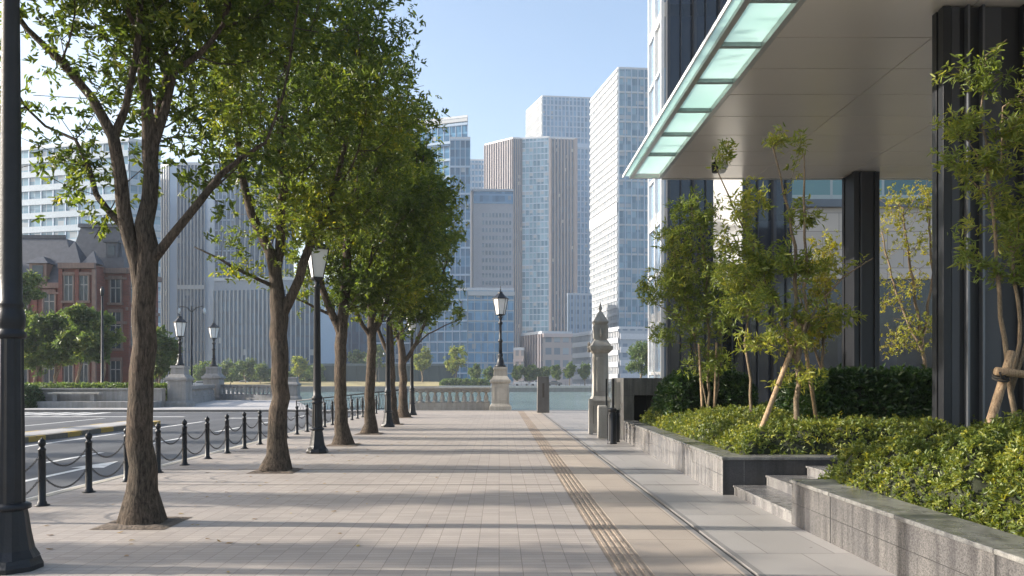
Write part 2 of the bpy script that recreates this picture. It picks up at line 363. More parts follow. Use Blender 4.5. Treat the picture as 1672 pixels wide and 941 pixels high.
def grow(trunks, att, bf, rng, tip=.005, e=2.25):
    """trunks: list of polylines [(x,y,z,r)..] the first from the ground, others start at the nearest existing node. Balanced spanning tree onto the attractors."""
    pos = []; par = []; pl = []; pr = []
    for ti, poly in enumerate(trunks):
        prev = -1
        for k, p in enumerate(poly):
            q = np.array(p[:3], float)
            if k == 0 and ti > 0:
                d = np.linalg.norm(np.array(pos)-q, axis=1); prev = int(d.argmin()); continue
            if prev >= 0:                                     # subdivide
                a = pos[prev]; L_ = np.linalg.norm(q-a); ns = max(1, int(L_/.25))
                ra = pr[prev] if not (k == 1 and ti > 0) else min(pr[prev], poly[0][3])
                for j in range(1, ns+1):
                    f = j/ns; pp = a+(q-a)*f
                    if j < ns: pp = pp+rng.normal(size=3)*.018*np.array([1, 1, .3])
                    pos.append(pp); par.append(prev); pl.append(pl[prev]+L_/ns); pr.append(ra+(p[3]-ra)*f); prev = len(pos)-1
            else:
                pos.append(q); par.append(-1); pl.append(0); pr.append(p[3]); prev = 0
    npre = len(pos)
    zmin = min(t[-1][2] for t in trunks)
    P = np.array(pos); ok = [i for i in range(npre) if P[i, 2] > zmin*.72 or True]
    # start: only nodes above the first fork may sprout
    zf = trunks[0][-1][2]*.55 if len(trunks) == 1 else trunks[1][0][2]
    start = [i for i in range(npre) if P[i, 2] >= zf-.05]
    A = att; best = np.full(len(A), 1e9); src = np.zeros(len(A), int)
    for i in start:
        c = np.linalg.norm(A-P[i], axis=1)+bf*pl[i]; w = c < best; best[w] = c[w]; src[w] = i
    alive = np.ones(len(A), bool)
    while alive.any():
        j = int(np.where(alive, best, 1e9).argmin()); alive[j] = False
        s_ = src[j]; a = pos[s_]; q = A[j]; d = np.linalg.norm(q-a)
        if d > .45:                                            # curve a long reach
            ns = int(d/.3)
            for k in range(1, ns):
                f = k/ns; mid = a+(q-a)*f+np.array([0, 0, 1])*d*.10*math.sin(math.pi*f)*(-1 if rng.random() < .25 else 1)+rng.normal(size=3)*.02
                pos.append(mid); par.append(s_); pl.append(pl[s_]+d/ns); pr.append(0); s_ = len(pos)-1
                c = np.linalg.norm(A-mid, axis=1)+bf*pl[s_]; w = alive & (c < best); best[w] = c[w]; src[w] = s_
        pos.append(q); par.append(s_); pl.append(pl[s_]+np.linalg.norm(q-pos[s_])); pr.append(0); s_ = len(pos)-1
        c = np.linalg.norm(A-q, axis=1)+bf*pl[s_]; w = alive & (c < best); best[w] = c[w]; src[w] = s_
    P = np.array(pos); n = len(P); ch = [[] for _ in range(n)]
    for i, p in enumerate(par):
        if p >= 0: ch[p].append(i)
    rad = np.zeros(n); acc = np.zeros(n)
    for i in range(n-1, -1, -1):
        r = acc[i]**(1/e) if acc[i] > 0 else tip
        r = max(r, tip, pr[i]); rad[i] = r
        if par[i] >= 0: acc[par[i]] += (r if i >= npre else r*.6)**e
    for i in range(npre): rad[i] = pr[i] if pr[i] > .03 else max(pr[i], min(rad[i], .05))
    for i in range(npre, n): rad[i] = min(rad[i], rad[par[i]]*.92)
    # smooth the grown part
    for _ in range(2):
        Q = P.copy()
        for i in range(npre, n):
            if ch[i]:
                k = max(ch[i], key=lambda c: rad[c]); Q[i] = P[i]*.5+(P[par[i]]+P[k])*.25
        P = Q
    return P, par, ch, rad, npre

def tubes_mesh(P, par, ch, rad, flare=True, bump=.0, rng=None, segs=(14, 9, 5, 3)):
    Vs = []; Fs = []; off = 0; done = set(); stack = [0]
    while stack:
        s = stack.pop(); chain = [s] if par[s] < 0 else [par[s], s]
        cur = s
        while ch[cur]:
            k = max(ch[cur], key=lambda c: (rad[c], len(ch[c])))
            for o in ch[cur]:
                if o != k: stack.append(o)
            chain.append(k); cur = k
        pts = P[chain]; r = np.array([rad[c] for c in chain])
        if par[s] >= 0: r[0] = min(r[0], r[1]*1.25)
        rm = r.max(); seg = segs[0] if rm > .07 else segs[1] if rm > .03 else segs[2] if rm > .010 else segs[3]
        n = len(pts)
        t = np.zeros_like(pts); t[1:-1] = pts[2:]-pts[:-2]; t[0] = pts[1]-pts[0]; t[-1] = pts[-1]-pts[-2]; t = norm(t)
        ref = np.array([1., 0, 0]) if abs(t[0][0]) < .8 else np.array([0, 1., 0])
        an = np.arange(seg)*2*np.pi/seg; rings = []
        ph = rng.uniform(0, 6.28, 3) if rng is not None else (0, 1, 2)
        for i in range(n):
            a = ref-t[i]*ref.dot(t[i]); a /= np.linalg.norm(a)+1e-9; b = np.cross(t[i], a); ref = a
            rr = r[i]*np.ones(seg)
            if par[s] < 0 and flare:
                z = pts[i][2]-P[0][2]; fl = math.exp(-z/.24)
                rr = rr*.84*(1+.42*fl+.42*fl*np.abs(np.sin(an*2.5+ph[0]))+.05*np.sin(an*3+ph[1]+z*.7)+.03*np.sin(an*5+z*1.7))
            rings.append(pts[i]+np.outer(np.cos(an)*rr, a)+np.outer(np.sin(an)*rr, b))
        Vs.append(np.concatenate(rings))
        idx = np.arange(n*seg).reshape(n, seg); q = np.stack([idx[:-1], np.roll(idx[:-1], -1, 1), np.roll(idx[1:], -1, 1), idx[1:]], -1).reshape(-1, 4)
        Fs.append(q+off); off += n*seg
    return np.concatenate(Vs), np.concatenate(Fs)

def blob_pts(blobs, n, rng, shell=.5):
    """attractors in a union of ellipsoids (x,y,z,rx,ry,rz); more of them towards the skin"""
    w = np.array([b[3]*b[4]*b[5] for b in blobs]); w = w**.8; w /= w.sum(); out = []
    for b, k in zip(blobs, rng.multinomial(n, w)):
        d = norm(rng.normal(size=(k, 3))); r = rng.uniform(0, 1, k)**(shell/1.0*.6+.0)
        out.append(np.array(b[:3])+d*r[:, None]*np.array(b[3:6]))
    return np.concatenate(out)
def clumpy(center, rad, nb, rng, csize=(.55, .95)):
    """blobs scattered through an ellipsoid so that the crown has an uneven outline and gaps"""
    out = []
    for _ in range(nb):
        d = norm(rng.normal(size=3)); r = rng.uniform(.25, 1)**.5
        c = np.array(center)+d*r*np.array(rad)*.88; s = rng.uniform(*csize)
        out.append((c[0], c[1], c[2], s*1.15, s*1.15, s*.8))
    return out

def tree(name, label, cat, base, trunks, blobs, n_att, n_ros, n_leaf, lsize, lwid, leaf, bark, group=None, seed=0, tip=.005, bf=.35, droop=.3, spread=(.5, 1.3), segs=(14, 9, 5, 3), flare=True, loose=.16, twig=.014):
    rng = np.random.default_rng(seed)
    t = thing(name, label, cat, base, group)
    b = np.array(base)
    att = blob_pts(blobs, n_att, rng)
    tr = [[(p[0]-b[0], p[1]-b[1], p[2]-b[2], p[3]) for p in poly] for poly in trunks]
    P, par, ch, rad, npre = grow(tr, att-b, bf, rng, tip)
    V, Fq = tubes_mesh(P, par, ch, rad, flare, rng=rng, segs=segs)
    npmesh('trunk', V, Fq, bark, t, smooth=True)
    tw = np.array([i for i in range(npre, len(P)) if rad[i] < twig])
    idx = rng.choice(tw, n_ros); pa = np.array(par)[idx]
    f = rng.uniform(0, 1, n_ros)[:, None]; pts = P[pa]*(1-f)+P[idx]*f+rng.normal(size=(n_ros, 3))*loose
    ax = norm(norm(P[idx]-P[pa])*.8+rng.normal(size=(n_ros, 3))*.6+np.array([0, 0, .45]))
    # neighbouring rosettes share a tone
    ph = rng.uniform(0, 6, 3); tone = .5+.3*np.sin(pts[:, 0]*2.1+ph[0])*np.sin(pts[:, 2]*1.9+ph[1])+.2*np.sin(pts[:, 1]*2.7+ph[2])+rng.normal(0, .16, n_ros)
    V, Fq, r = leaves(pts, ax, n_leaf, lsize, lwid, rng, spread, droop, shade=np.clip(tone, 0, 1))
    npmesh('crown', V, Fq, leaf, t, rnd=r)
    return t

def hedge(name, label, cat, poly_fn, x0, x1, y0, y1, zb, H_, n_ros, n_leaf, ls, lw, leaf, seed, lump=.12, ls_=.9, edge=.35, group=None, ytop=None):
    """clipped shrub mass: height field with a rounded shoulder, leaves stood on its surface"""
    rng = np.random.default_rng(seed); st = .07 if callable(H_) or H_ < 1.2 else .12
    nx = int((x1-x0)/st)+1; ny = int((y1-y0)/st)+1
    X, Y = np.meshgrid(np.linspace(x0, x1, nx), np.linspace(y0, y1, ny), indexing='ij')
    D = poly_fn(X, Y)                                        # distance inside the bed, metres
    ph = rng.uniform(0, 6, 8); k = 2*np.pi/ls_
    lum = (np.sin(X*k+ph[0]+np.sin(Y*k*.7+ph[4]))*np.sin(Y*k*.9+ph[1]+np.sin(X*k*.6))+.6*np.sin(X*k*2.1+ph[2])*np.sin(Y*k*1.9+ph[3])+.3*np.sin(X*k*4+ph[5])*np.sin(Y*k*4.3+ph[6]))
    De = D+.04*np.sin(X*k*.8+ph[7])*np.sin(Y*k*.7+ph[2])
    sh = np.sqrt(np.clip(1-(1-np.clip(De/edge, 0, 1))**2, 0, 1))
    hh = H_(X, Y) if callable(H_) else H_
    Z = zb+sh*(hh+lum*lump)
    t = thing(name, label, cat, ((x0+x1)/2, (y0+y1)/2, zb), group); c = np.array(t.location)
    idx = np.arange(nx*ny).reshape(nx, ny); inside = De > -.02
    m = inside[:-1, :-1] | inside[1:, :-1] | inside[1:, 1:] | inside[:-1, 1:]
    q = np.stack([idx[:-1, :-1][m], idx[1:, :-1][m], idx[1:, 1:][m], idx[:-1, 1:][m]], -1)
    G = np.stack([X, Y, Z], -1).reshape(-1, 3)
    core = G.copy(); core[:, 2] = zb+(core[:, 2]-zb)*.90-.03
    npmesh('stems', core-c, q, HEDGECORE, t, smooth=True)
    a = G[q[:, 0]]; b1 = G[q[:, 1]]; c1 = G[q[:, 2]]; d1 = G[q[:, 3]]
    nr = np.cross(c1-a, d1-b1); ar = np.linalg.norm(nr, axis=1)/2; nr = norm(nr)
    cam_ok = ar > 0
    p = ar/ar.sum(); s = rng.choice(len(q), n_ros, p=p)
    u = rng.uniform(0, 1, (n_ros, 2)); pts = (a[s]*(1-u[:, :1])+b1[s]*u[:, :1])*(1-u[:, 1:])+(d1[s]*(1-u[:, :1])+c1[s]*u[:, :1])*u[:, 1:]
    off = rng.normal(0, .028, n_ros)[:, None]-.012
    spr = rng.uniform(0, 1, n_ros) < .05; off[spr] += .05
    pts = pts+nr[s]*off
    ax = norm(nr[s]+np.array([0, 0, .35])+rng.normal(size=(n_ros, 3))*.45)
    tone = np.clip(.42+.22*np.sin(pts[:, 0]*3.1+ph[0])*np.sin(pts[:, 1]*2.3+ph[1])+rng.normal(0, .2, n_ros)+(spr*.3), 0, 1)
    V, Fq, r = leaves(pts-c, ax, n_leaf, ls, lw, rng, (.35, 1.35), .05, shade=tone)
    npmesh('foliage', V, Fq, leaf, t, rnd=r)
    return t
def rect_in(x0, x1, y0, y1): return lambda X, Y: np.minimum(np.minimum(X-x0, x1-X), np.minimum(Y-y0, y1-Y))

# ================================================================== SETTING
PAVER = paving('promenade_pavers', .2, .1, (.385, .342, .305), (.32, .285, .255), (.19, .162, .14), .0035)
BEIGE = paving('beige_slabs', .4, .8, (.385, .33, .275), (.325, .278, .232), (.15, .125, .10), .005)
GREYSLAB = paving('grey_slabs', .62, 1.05, (.355, .335, .315), (.29, .275, .26), (.14, .13, .12), .005, off=.5, rough=.55)
PALESLAB = paving('pale_sidewalk_slabs', .9, .9, (.42, .41, .40), (.36, .355, .35), (.2, .2, .2), .01)
def asphalt():
    m, nt, b = nodes('asphalt'); v = objco(nt)
    n = N(nt, 'ShaderNodeTexNoise', Scale=.35, Detail=6.0, Roughness=.6); L(nt, v, n.inputs['Vector'])
    s_ = N(nt, 'ShaderNodeTexNoise', Scale=140.0, Detail=2.0); L(nt, v, s_.inputs['Vector'])
    w = N(nt, 'ShaderNodeTexNoise', Scale=1.0, Detail=3.0); L(nt, objco(nt, (1.2, .05, 1)), w.inputs['Vector'])
    c = ramp(nt, n.outputs[0], [(.3, (.050, .053, .058)), (.7, (.080, .083, .088))])
    c = mixc(nt, .8, c, ramp(nt, w.outputs[0], [(.35, (.75, .75, .75)), (.65, (1.25, 1.25, 1.25))]), 'MULTIPLY')
    c = mixc(nt, .8, c, ramp(nt, s_.outputs[0], [(.3, (.6, .6, .6)), (.7, (1.5, 1.5, 1.5))]), 'MULTIPLY')
    L(nt, c, b.inputs['Base Color']); b.inputs['Roughness'].default_value = .72
    bp = N(nt, 'ShaderNodeBump', Strength=.4, Distance=.008); L(nt, s_.outputs[0], bp.inputs['Height']); L(nt, bp.outputs[0], b.inputs['Normal'])
    return m
ASPH = asphalt()
PAINT = plain('road_paint', (.62, .62, .60), .6, 0, .25, 6)
def water():
    m, nt, b = nodes('river_water'); v = objco(nt, (1, 1, 1))
    n = N(nt, 'ShaderNodeTexNoise', Scale=.9, Detail=6.0, Roughness=.6, Distortion=.6); L(nt, objco(nt, (.6, 1.1, 1)), n.inputs['Vector'])
    n2 = N(nt, 'ShaderNodeTexNoise', Scale=.05, Detail=4.0); L(nt, v, n2.inputs['Vector'])
    n3 = N(nt, 'ShaderNodeTexNoise', Scale=5.0, Detail=4.0, Roughness=.65); L(nt, v, n3.inputs['Vector'])
    L(nt, ramp(nt, n2.outputs[0], [(.35, (.10, .155, .155)), (.65, (.15, .215, .21))]), b.inputs['Base Color'])
    b.inputs['Roughness'].default_value = .16; b.inputs['IOR'].default_value = 1.33
    bp = N(nt, 'ShaderNodeBump', Strength=.7, Distance=.35); L(nt, n.outputs[0], bp.inputs['Height'])
    bp2 = N(nt, 'ShaderNodeBump', Strength=.5, Distance=.06); L(nt, n3.outputs[0], bp2.inputs['Height']); L(nt, bp.outputs[0], bp2.inputs['Normal']); L(nt, bp2.outputs[0], b.inputs['Normal'])
    return m
GROUNDM = plain('bare_ground', (.16, .15, .12), .95, 0, .2, .05)
struct('ground', sheet([(-2500, -400), (2500, -400), (2500, 3600), (-2500, 3600)], -3.2), GROUNDM)
struct('river', sheet([(-160, 40), (420, 40), (420, 213), (-160, 213)], -1.5), water())
near = [(-150, -25), (70, -25), (70, 120), (17.5, 120), (5.6, 42.6), (-10, 42.6), (-10.4, 44.2), (-16.2, 63.8), (-75, 205), (-76, 214), (-150, 214)]
struct('embankment', MB().prism(near, -3.1, -.16), CONC)
struct('promenade', MB().box(-6.2, .965, -9, 41.3, -.155, 0), PAVER)
struct('tactile_bed', MB().box(.965, 1.275, -9, 41.3, -.155, -.004), plain('tactile_base', (.25, .20, .155), .8, 0, .3, 3))
struct('beige_paving', MB().box(1.275, 2.03, -9, 41.3, -.155, 0), BEIGE)
struct('grey_paving', MB().box(2.19, 5.4, -9, 41.3, -.155, 0), GREYSLAB)
struct('terrace_ground', MB().prism([(5.4, -9), (69, -9), (69, 60), (8.6, 60), (5.4, 41.3)], -.155, .02), GREYSLAB)
struct('quay_edge', MB().box(-9.9, 5.55, 41.3, 42.55, -.158, .012), GREYSTONE, .01)
# ribs of the tactile strip
m = MB()
for i in range(4):
    xx = 1.005+i*.066
    y = -2.0
    while y < 41: m.box(xx, xx+.034, y+.012, y+.288, -.004, .003); y += .30
struct('tactile_paving', m, plain('tactile_rib', (.30, .24, .185), .75, 0, .35, 2.5))
m = MB().box(2.03, 2.085, -9, 41.3, -.155, .001); m.box(2.135, 2.19, -9, 41.3, -.155, .001)
struct('drain_kerb', m, plain('drain_edge_steel', (.21, .20, .19), .6, .1, .1, 2))
struct('slot_drain', MB().box(2.085, 2.135, -9, 41.3, -.155, -.03), plain('drain_dark', (.09, .085, .08), .8))
m = MB()
for y in (12.15, 14.25, 17.9, 26.2): m.box(-6.15, .96, y, y+.022, .0, .0035); m.box(2.2, 3.05, y, y+.02, 0, .0035)
struct('expansion_joint', m, plain('joint_sealant', (.07, .065, .06), .8))
struct('road', MB().box(-60, -6.36, -9, 43.0, -.157, -.12), ASPH)
m = MB(); y = -9
while y < 41.3: m.box(-6.36, -6.2, y+.004, y+.996, -.158, .006); y += 1.0
struct('kerb', m, stone('kerb_granite', (.40, .36, .29), .7, .15, False), .008)
m = MB(); x = -60
while x < -10.2: m.box(x+.004, x+.996, 43.0, 43.18, -.158, .008); x += 1.0
struct('far_kerb', m, stone('kerb_dark', (.16, .155, .15), .7, .15, False), .008)
struct('far_sidewalk', MB().prism([(-60, 43.18), (-10.1, 43.18), (-10.5, 44.4), (-16.3, 63.9), (-60, 63.9)], -.155, 0), PALESLAB)
def kerbpaint():
    m, nt, b = nodes('painted_kerb'); g = nt.nodes.new('ShaderNodeNewGeometry'); s_ = nt.nodes.new('ShaderNodeSeparateXYZ'); L(nt, g.outputs[0], s_.inputs[0])
    f = math_(nt, 'LESS_THAN', math_(nt, 'FRACT', math_(nt, 'DIVIDE', s_.outputs[1], 2.0)), .42)
    n = N(nt, 'ShaderNodeTexNoise', Scale=3.0, Detail=7.0, Roughness=.7); L(nt, g.outputs[0], n.inputs['Vector'])
    wv = math_(nt, 'GREATER_THAN', n.outputs[0], .42)
    c = mixc(nt, math_(nt, 'MULTIPLY', f, wv), ramp(nt, n.outputs[0], [(.3, (.10, .095, .085)), (.7, (.19, .175, .15))]), (.42, .29, .07))
    L(nt, c, b.inputs['Base Color']); b.inputs['Roughness'].default_value = .8; return m
end = [(-13.0, 30.2), (-13.1, 30.8), (-13.35, 31.15), (-13.7, 31.3), (-14.1, 31.15), (-14.35, 30.8), (-14.45, 30.2)]
end2 = [(-13.22, 30.2), (-13.3, 30.65), (-13.5, 30.95), (-13.7, 31.03), (-13.95, 30.95), (-14.15, 30.65), (-14.23, 30.2)]
struct('median_island', MB().prism([(-14.45, -9), (-13.0, -9)]+end, -.12, .03), kerbpaint())
struct('median_paving', MB().prism([(-14.23, -9), (-13.22, -9)]+end2, .03, .036), PALESLAB)
m = MB()
def line(x0, x1, y0, y1): m.add([(x0, y0, -.1155), (x1, y0, -.1155), (x1, y1, -.1155), (x0, y1, -.1155)], [(0, 1, 2, 3)])
line(-12.35, -12.2, -9, 33); line(-6.86, -6.74, -9, 40)
y = 1.5
while y < 40: line(-9.5, -9.36, y, y+2.4); y += 5
for x in (-17.9, -21.6, -25.5): line(x, x+.14, 4, 36)
line(-26, -14.8, 37.2, 37.6); line(-12.2, -9.5, 35.8, 36.2)
for i in range(14): line(-34+i*1.0, -33.5+i*1.0, 39.0, 42.2)
line(-40, -10.5, 42.55, 42.68)
# direction arrow
m.add([(-8.15, 13.2, -.1155), (-8.0, 13.2, -.1155), (-8.0, 15.6, -.1155), (-7.75, 15.6, -.1155), (-8.08, 16.9, -.1155), (-8.4, 15.6, -.1155), (-8.15, 15.6, -.1155)], [(0, 1, 2, 3, 4, 5, 6)])
struct('road_markings', m, PAINT)
# far bank
GRASSM = plain('dry_grass_bank', (.30, .25, .12), .95, 0, .35, .25)
struct('far_ground', MB().prism([(-900, 214.2), (900, 214.2), (900, 3000), (-900, 3000)], -3.1, -.05), PALESLAB)
m = MB()
g = [(213.9, -.6), (216.5, .15), (221, .8), (232, 1.15), (250, 1.0)]
xs = [-78+i*6 for i in range(13)]
vs = []; 
for i, x in enumerate(xs):
    for (yy, zz) in g: vs.append((x, yy, zz*(1 if i < 11 else .55 if i == 11 else .02)+.04*math.sin(x*.7+yy)))
fs = [(i*5+j, (i+1)*5+j, (i+1)*5+j+1, i*5+j+1) for i in range(12) for j in range(4)]
m.add(vs, fs, True); struct('grass_bank', m, GRASSM)
m = MB(); m.box(-150, 420, 213.1, 213.8, -3.0, -.45)
struct('far_quay_wall', m, stone('quay_stone', (.20, .20, .195), .8))
m = MB(); m.box(-16, 420, 213.0, 214.3, -.45, .12)
struct('far_quay_coping', m, stone('quay_coping', (.46, .45, .42), .8))

# ================================================================== STREET FURNITURE
def ordinal(i):
    W = ['first', 'second', 'third', 'fourth', 'fifth', 'sixth', 'seventh', 'eighth', 'ninth', 'tenth', 'eleventh', 'twelfth', 'thirteenth', 'fourteenth', 'fifteenth', 'sixteenth', 'seventeenth', 'eighteenth', 'nineteenth', 'twentieth', 'twenty-first', 'twenty-second', 'twenty-third', 'twenty-fourth', 'twenty-fifth', 'twenty-sixth']
    return W[i]
# bollards and chains
def make_bollard():
    t = thing('bollard', 'x', 'bollard', (0, 0, 0), 'black ball-topped bollards along the kerb')
    m = MB(); m.lathe([(.105, 0), (.105, .012), (.07, .022), (.062, .05), (.052, .06), (.050, .70), (.056, .705), (.056, .722), (.036, .735), (.036, .752)], seg=20); m.build('post', IRON, t)
    m = MB(); m.lathe([(.004, .745)]+[(.054*math.sin(a), .80-.054*math.cos(a)) for a in [k*math.pi/10 for k in range(1, 10)]]+[(.012, .856), (.008, .872)], seg=18); m.build('ball_top', IRON, t)
    for z, s in ((.62, -1), (.62, 1), (.33, -1), (.33, 1)):
        m = MB(); m.tube([(0, s*.048, z), (0, s*.075, z)], .012, 8); m.tube([(0, s*.070+.0, z-.018), (0, s*.088, z), (0, s*.075, z+.018), (0, s*.062, z), (0, s*.075, z-.018)], .004, 5)
        m.build('chain_eye', IRON, t)
    return t
BSP = 1.21; BY0 = 10.15; NB = 25
bx = lambda i: -5.80-.16*math.sin(min(1, i/9)*math.pi*.5)+ (.0 if i < 12 else (i-12)*.008)
def make_chain(z0):
    a = Vector((bx(0)-(-5.8), .085, z0)); m = MB(); n = 30; L0 = BSP-.17
    P = [Vector((0, .085+L0*k/n, z0-.17*(1-((2*k/n)-1)**2))) for k in range(n+1)]
    for k in range(n):
        p, q = P[k], P[k+1]; d = (q-p).normalized(); c = (p+q)/2; s = Vector((1, 0, 0)) if k % 2 else Vector((1, 0, 0)).cross(d)
        hl = (q-p).length*.68; loop = [c+d*hl*math.cos(u)+s*.0125*math.sin(u) for u in [j*math.pi/4 for j in range(9)]]
        m.tube(loop, .0042, 4)
    return m
b0 = make_bollard(); chU = None
for i in range(NB):
    o = b0 if i == 0 else copy_tree(b0)
    o.location = (bx(i), BY0+BSP*(i-1), 0); o.scale = (.86, .9, 1)
    o['label'] = 'black ball-topped bollard, %s of the kerb row counted from the camera' % ordinal(i)
for nm, z0 in (('upper', .62), ('lower', .33)):
    base = None
    for i in range(NB-1):
        if base is None:
            o = make_chain(z0).build('chain', plain('chain_iron', (.06, .055, .055), .5, .6, .3, 30)); base = o
        else: o = base.copy(); COL.objects.link(o)
        o.location = (bx(i), BY0+BSP*(i-1), 0); o.rotation_euler = (0, 0, -math.atan2(bx(i+1)-bx(i), BSP))
        tag(o, '%s black chain hanging between the %s and %s kerb bollards' % (nm, ordinal(i), ordinal(i+1)), 'chain', 'chains between the kerb bollards')

def lantern(parent, z0, z1, rb, rt, roofh, fin, sides=4, rot=math.pi/4, neck=.06, name='lantern'):
    fr = MB(); fr.lathe([(neck, z0-.10), (neck*1.5, z0-.07), (rb*1.12, z0-.03), (rb*1.12, z0)], seg=sides, smooth=False, rot=rot)
    for k in range(sides):
        a = rot+2*math.pi*k/sides; fr.tube([(rb*math.cos(a), rb*math.sin(a), z0), (rt*math.cos(a), rt*math.sin(a), z1)], .012*max(1, rt/.3), 5)
    fr.lathe([(rt*1.02, z1-.005), (rt*1.14, z1), (rt*1.14, z1+.03), (rt*1.04, z1+.04)], seg=sides, smooth=False, rot=rot)
    f = fr.build(name, IRON, parent)
    g = MB(); g.lathe([(rb*.95, z0+.002), (rt*.95, z1-.004)], seg=sides, smooth=False, rot=rot); g.build('glass', FROST, f)
    rf = MB(); zr = z1+.04
    rf.lathe([(rt*1.1, zr), (rt*.80, zr+roofh*.22), (rt*.42, zr+roofh*.62), (rt*.34, zr+roofh*.70), (rt*.34, zr+roofh*.85), (rt*.12, zr+roofh)], seg=sides, smooth=False, rot=rot)
    rf.lathe([(.012, zr+roofh), (.03*rt/.3, zr+roofh+fin*.2), (.012, zr+roofh+fin*.4), (.02*rt/.3, zr+roofh+fin*.55), (.003, zr+roofh+fin)], seg=8)
    rf.build('roof', IRON, f)
    return f
def street_lamp(label, loc, tall=False):
    t = thing('street_lamp', label, 'street lamp', loc, 'black street lamps along the promenade')
    m = MB(); k = 1.0
    m.lathe([(.245, 0), (.245, .04), (.23, .07), (.22, .10)], seg=8, smooth=False, rot=math.pi/8)
    m.lathe([(.22, .10), (.18, .17), (.155, .30), (.135, .44), (.125, .50)], seg=16, rot=math.pi/16, smooth=False, sq=lambda k: 1.0 if k % 2 else .90)
    m.lathe([(.125, .50), (.155, .515), (.155, .545), (.12, .565)], seg=20)
    m.build('base', IRON, t)
    if not tall:
        m = MB(); m.lathe([(.118, .565), (.102, 1.08)], seg=24, smooth=False, sq=lambda k: 1 if k % 2 else .93)
        m.lathe([(.102, 1.08), (.125, 1.095), (.125, 1.125), (.10, 1.14), (.11, 1.17), (.125, 1.21), (.105, 1.25), (.088, 1.27), (.086, 1.4), (.064, 3.62), (.08, 3.64), (.08, 3.67), (.055, 3.69), (.05, 3.76)], seg=20)
        m.build('shaft', IRON, t)
        lantern(t, 3.86, 4.46, .15, .285, .20, .14, 4, math.pi/4+.5)
    else:
        m = MB(); m.lathe([(.112, .565), (.098, 1.95)], seg=24, smooth=False, sq=lambda k: 1 if k % 2 else .93)
        m.lathe([(.098, 1.95), (.12, 1.965), (.12, 2.0), (.098, 2.02), (.098, 2.04), (.108, 2.06), (.112, 2.12), (.104, 2.18), (.09, 2.21), (.10, 2.23), (.10, 2.25), (.088, 2.27), (.086, 2.5), (.062, 5.3), (.08, 5.33), (.08, 5.36), (.055, 5.4), (.05, 5.5)], seg=24)
        m.build('shaft', IRON, t)
        lantern(t, 5.6, 6.2, .15, .285, .20, .14, 4, math.pi/4+.5)
    return t
street_lamp('tall black street lamp closest to the camera at the left edge of the photo', (-4.14, 6.75, 0), True)
street_lamp('black street lamp with white lantern between the second and third trees', (-4.0, 17.5, 0))
street_lamp('black street lamp with white lantern between the fourth and fifth trees', (-3.8, 27.2, 0))
street_lamp('farthest black street lamp of the promenade row, beside the sixth tree', (-4.0, 36.5, 0))

def bridge_lamp(label, loc, h, r):
    t = thing('pedestal_lamp', label, 'street lamp', loc, 'ornate black lamps on stone pedestals')
    m = MB(); m.lathe([(r*.75, 0), (r*.75, .08), (r*.55, .14), (r*.45, .35), (r*.30, .55), (r*.36, .60), (r*.36, .68), (r*.24, .74)], seg=12); m.build('base', IRON, t)
    zl = h-1.55*1.0
    m = MB(); m.lathe([(r*.24, .74), (r*.22, 1.3), (r*.32, 1.36), (r*.32, 1.44), (r*.2, 1.5), (r*.17, zl-.55), (r*.3, zl-.5), (r*.3, zl-.42), (r*.15, zl-.36), (r*.22, zl-.2), (r*.4, zl-.12)], seg=12); m.build('shaft', IRON, t)
    lantern(t, zl, zl+.82, r*.62, r*1.02, .38, .35, 6, .2, .08)
    return t
def pedestal(label, loc, h, w, mat):
    t = thing('stone_pedestal', label, 'pedestal', loc, 'stone lamp pedestals of the quay balustrades')
    m = MB(); m.frustum(0, 0, -.1, .22, w*1.18, w*1.18, w*1.18, w*1.18); m.frustum(0, 0, .22, .36, w*1.14, w*1.14, w, w); m.build('plinth', mat, t, bevel=.012)
    m = MB(); m.box(-w*.47, w*.47, -w*.47, w*.47, .36, h*.62)
    for s in (-1, 1):
        for (a, b_, c, d) in ((-.36, -.28, .5, h*.56), (.28, .36, .5, h*.56)): m.box(a*w, b_*w, s*w*.47-.02*(s < 0), s*w*.47+.02*(s > 0), c, d)
        m.box(-.28*w, .28*w, s*w*.47-.02*(s < 0), s*w*.47+.02*(s > 0), .5, .58); m.box(-.28*w, .28*w, s*w*.47-.02*(s < 0), s*w*.47+.02*(s > 0), h*.56-.08, h*.56)
    m.build('shaft', mat, t, bevel=.006)
    m = MB(); m.frustum(0, 0, h*.62, h*.66, w, w, w*1.14, w*1.14); m.frustum(0, 0, h*.66, h*.71, w*1.14, w*1.14, w*1.10, w*1.10); m.frustum(0, 0, h*.71, h*.80, w*1.0, w*1.0, w*.72, w*.72)
    m.frustum(0, 0, h*.80, h*.94, w*.72, w*.72, w*.68, w*.68); m.frustum(0, 0, h*.94, h, w*.78, w*.78, w*.72, w*.72); m.build('cap', mat, t, bevel=.01)
    return t
pedestal('pale stone pedestal at the water end of the promenade, right of the balustrade', (.07, 42.0+.4, 0), 2.3, .98, SANDSTONE)
bridge_lamp('tall ornate black lamp on the pale pedestal in front of the glass towers', (.07, 42.4, 2.3), 4.35, .40)
pedestal('grey stone pedestal at the road corner, larger and left of its twin', (-19.4, 48.4, 0), 2.48, 1.15, GREYSTONE)
bridge_lamp('ornate black lamp on the left roadside pedestal', (-19.4, 48.4, 2.48), 3.35, .36)
pedestal('grey stone pedestal farther along the left balustrade, right of its twin', (-23.3, 65, 0), 2.7, 1.35, GREYSTONE)
bridge_lamp('ornate black lamp on the farther right pedestal of the left pair', (-23.3, 65, 2.7), 3.9, .42)
pedestal('small stone end pier where the left balustrade meets the water', (-16.4, 63.4, 0), 1.85, .95, GREYSTONE)

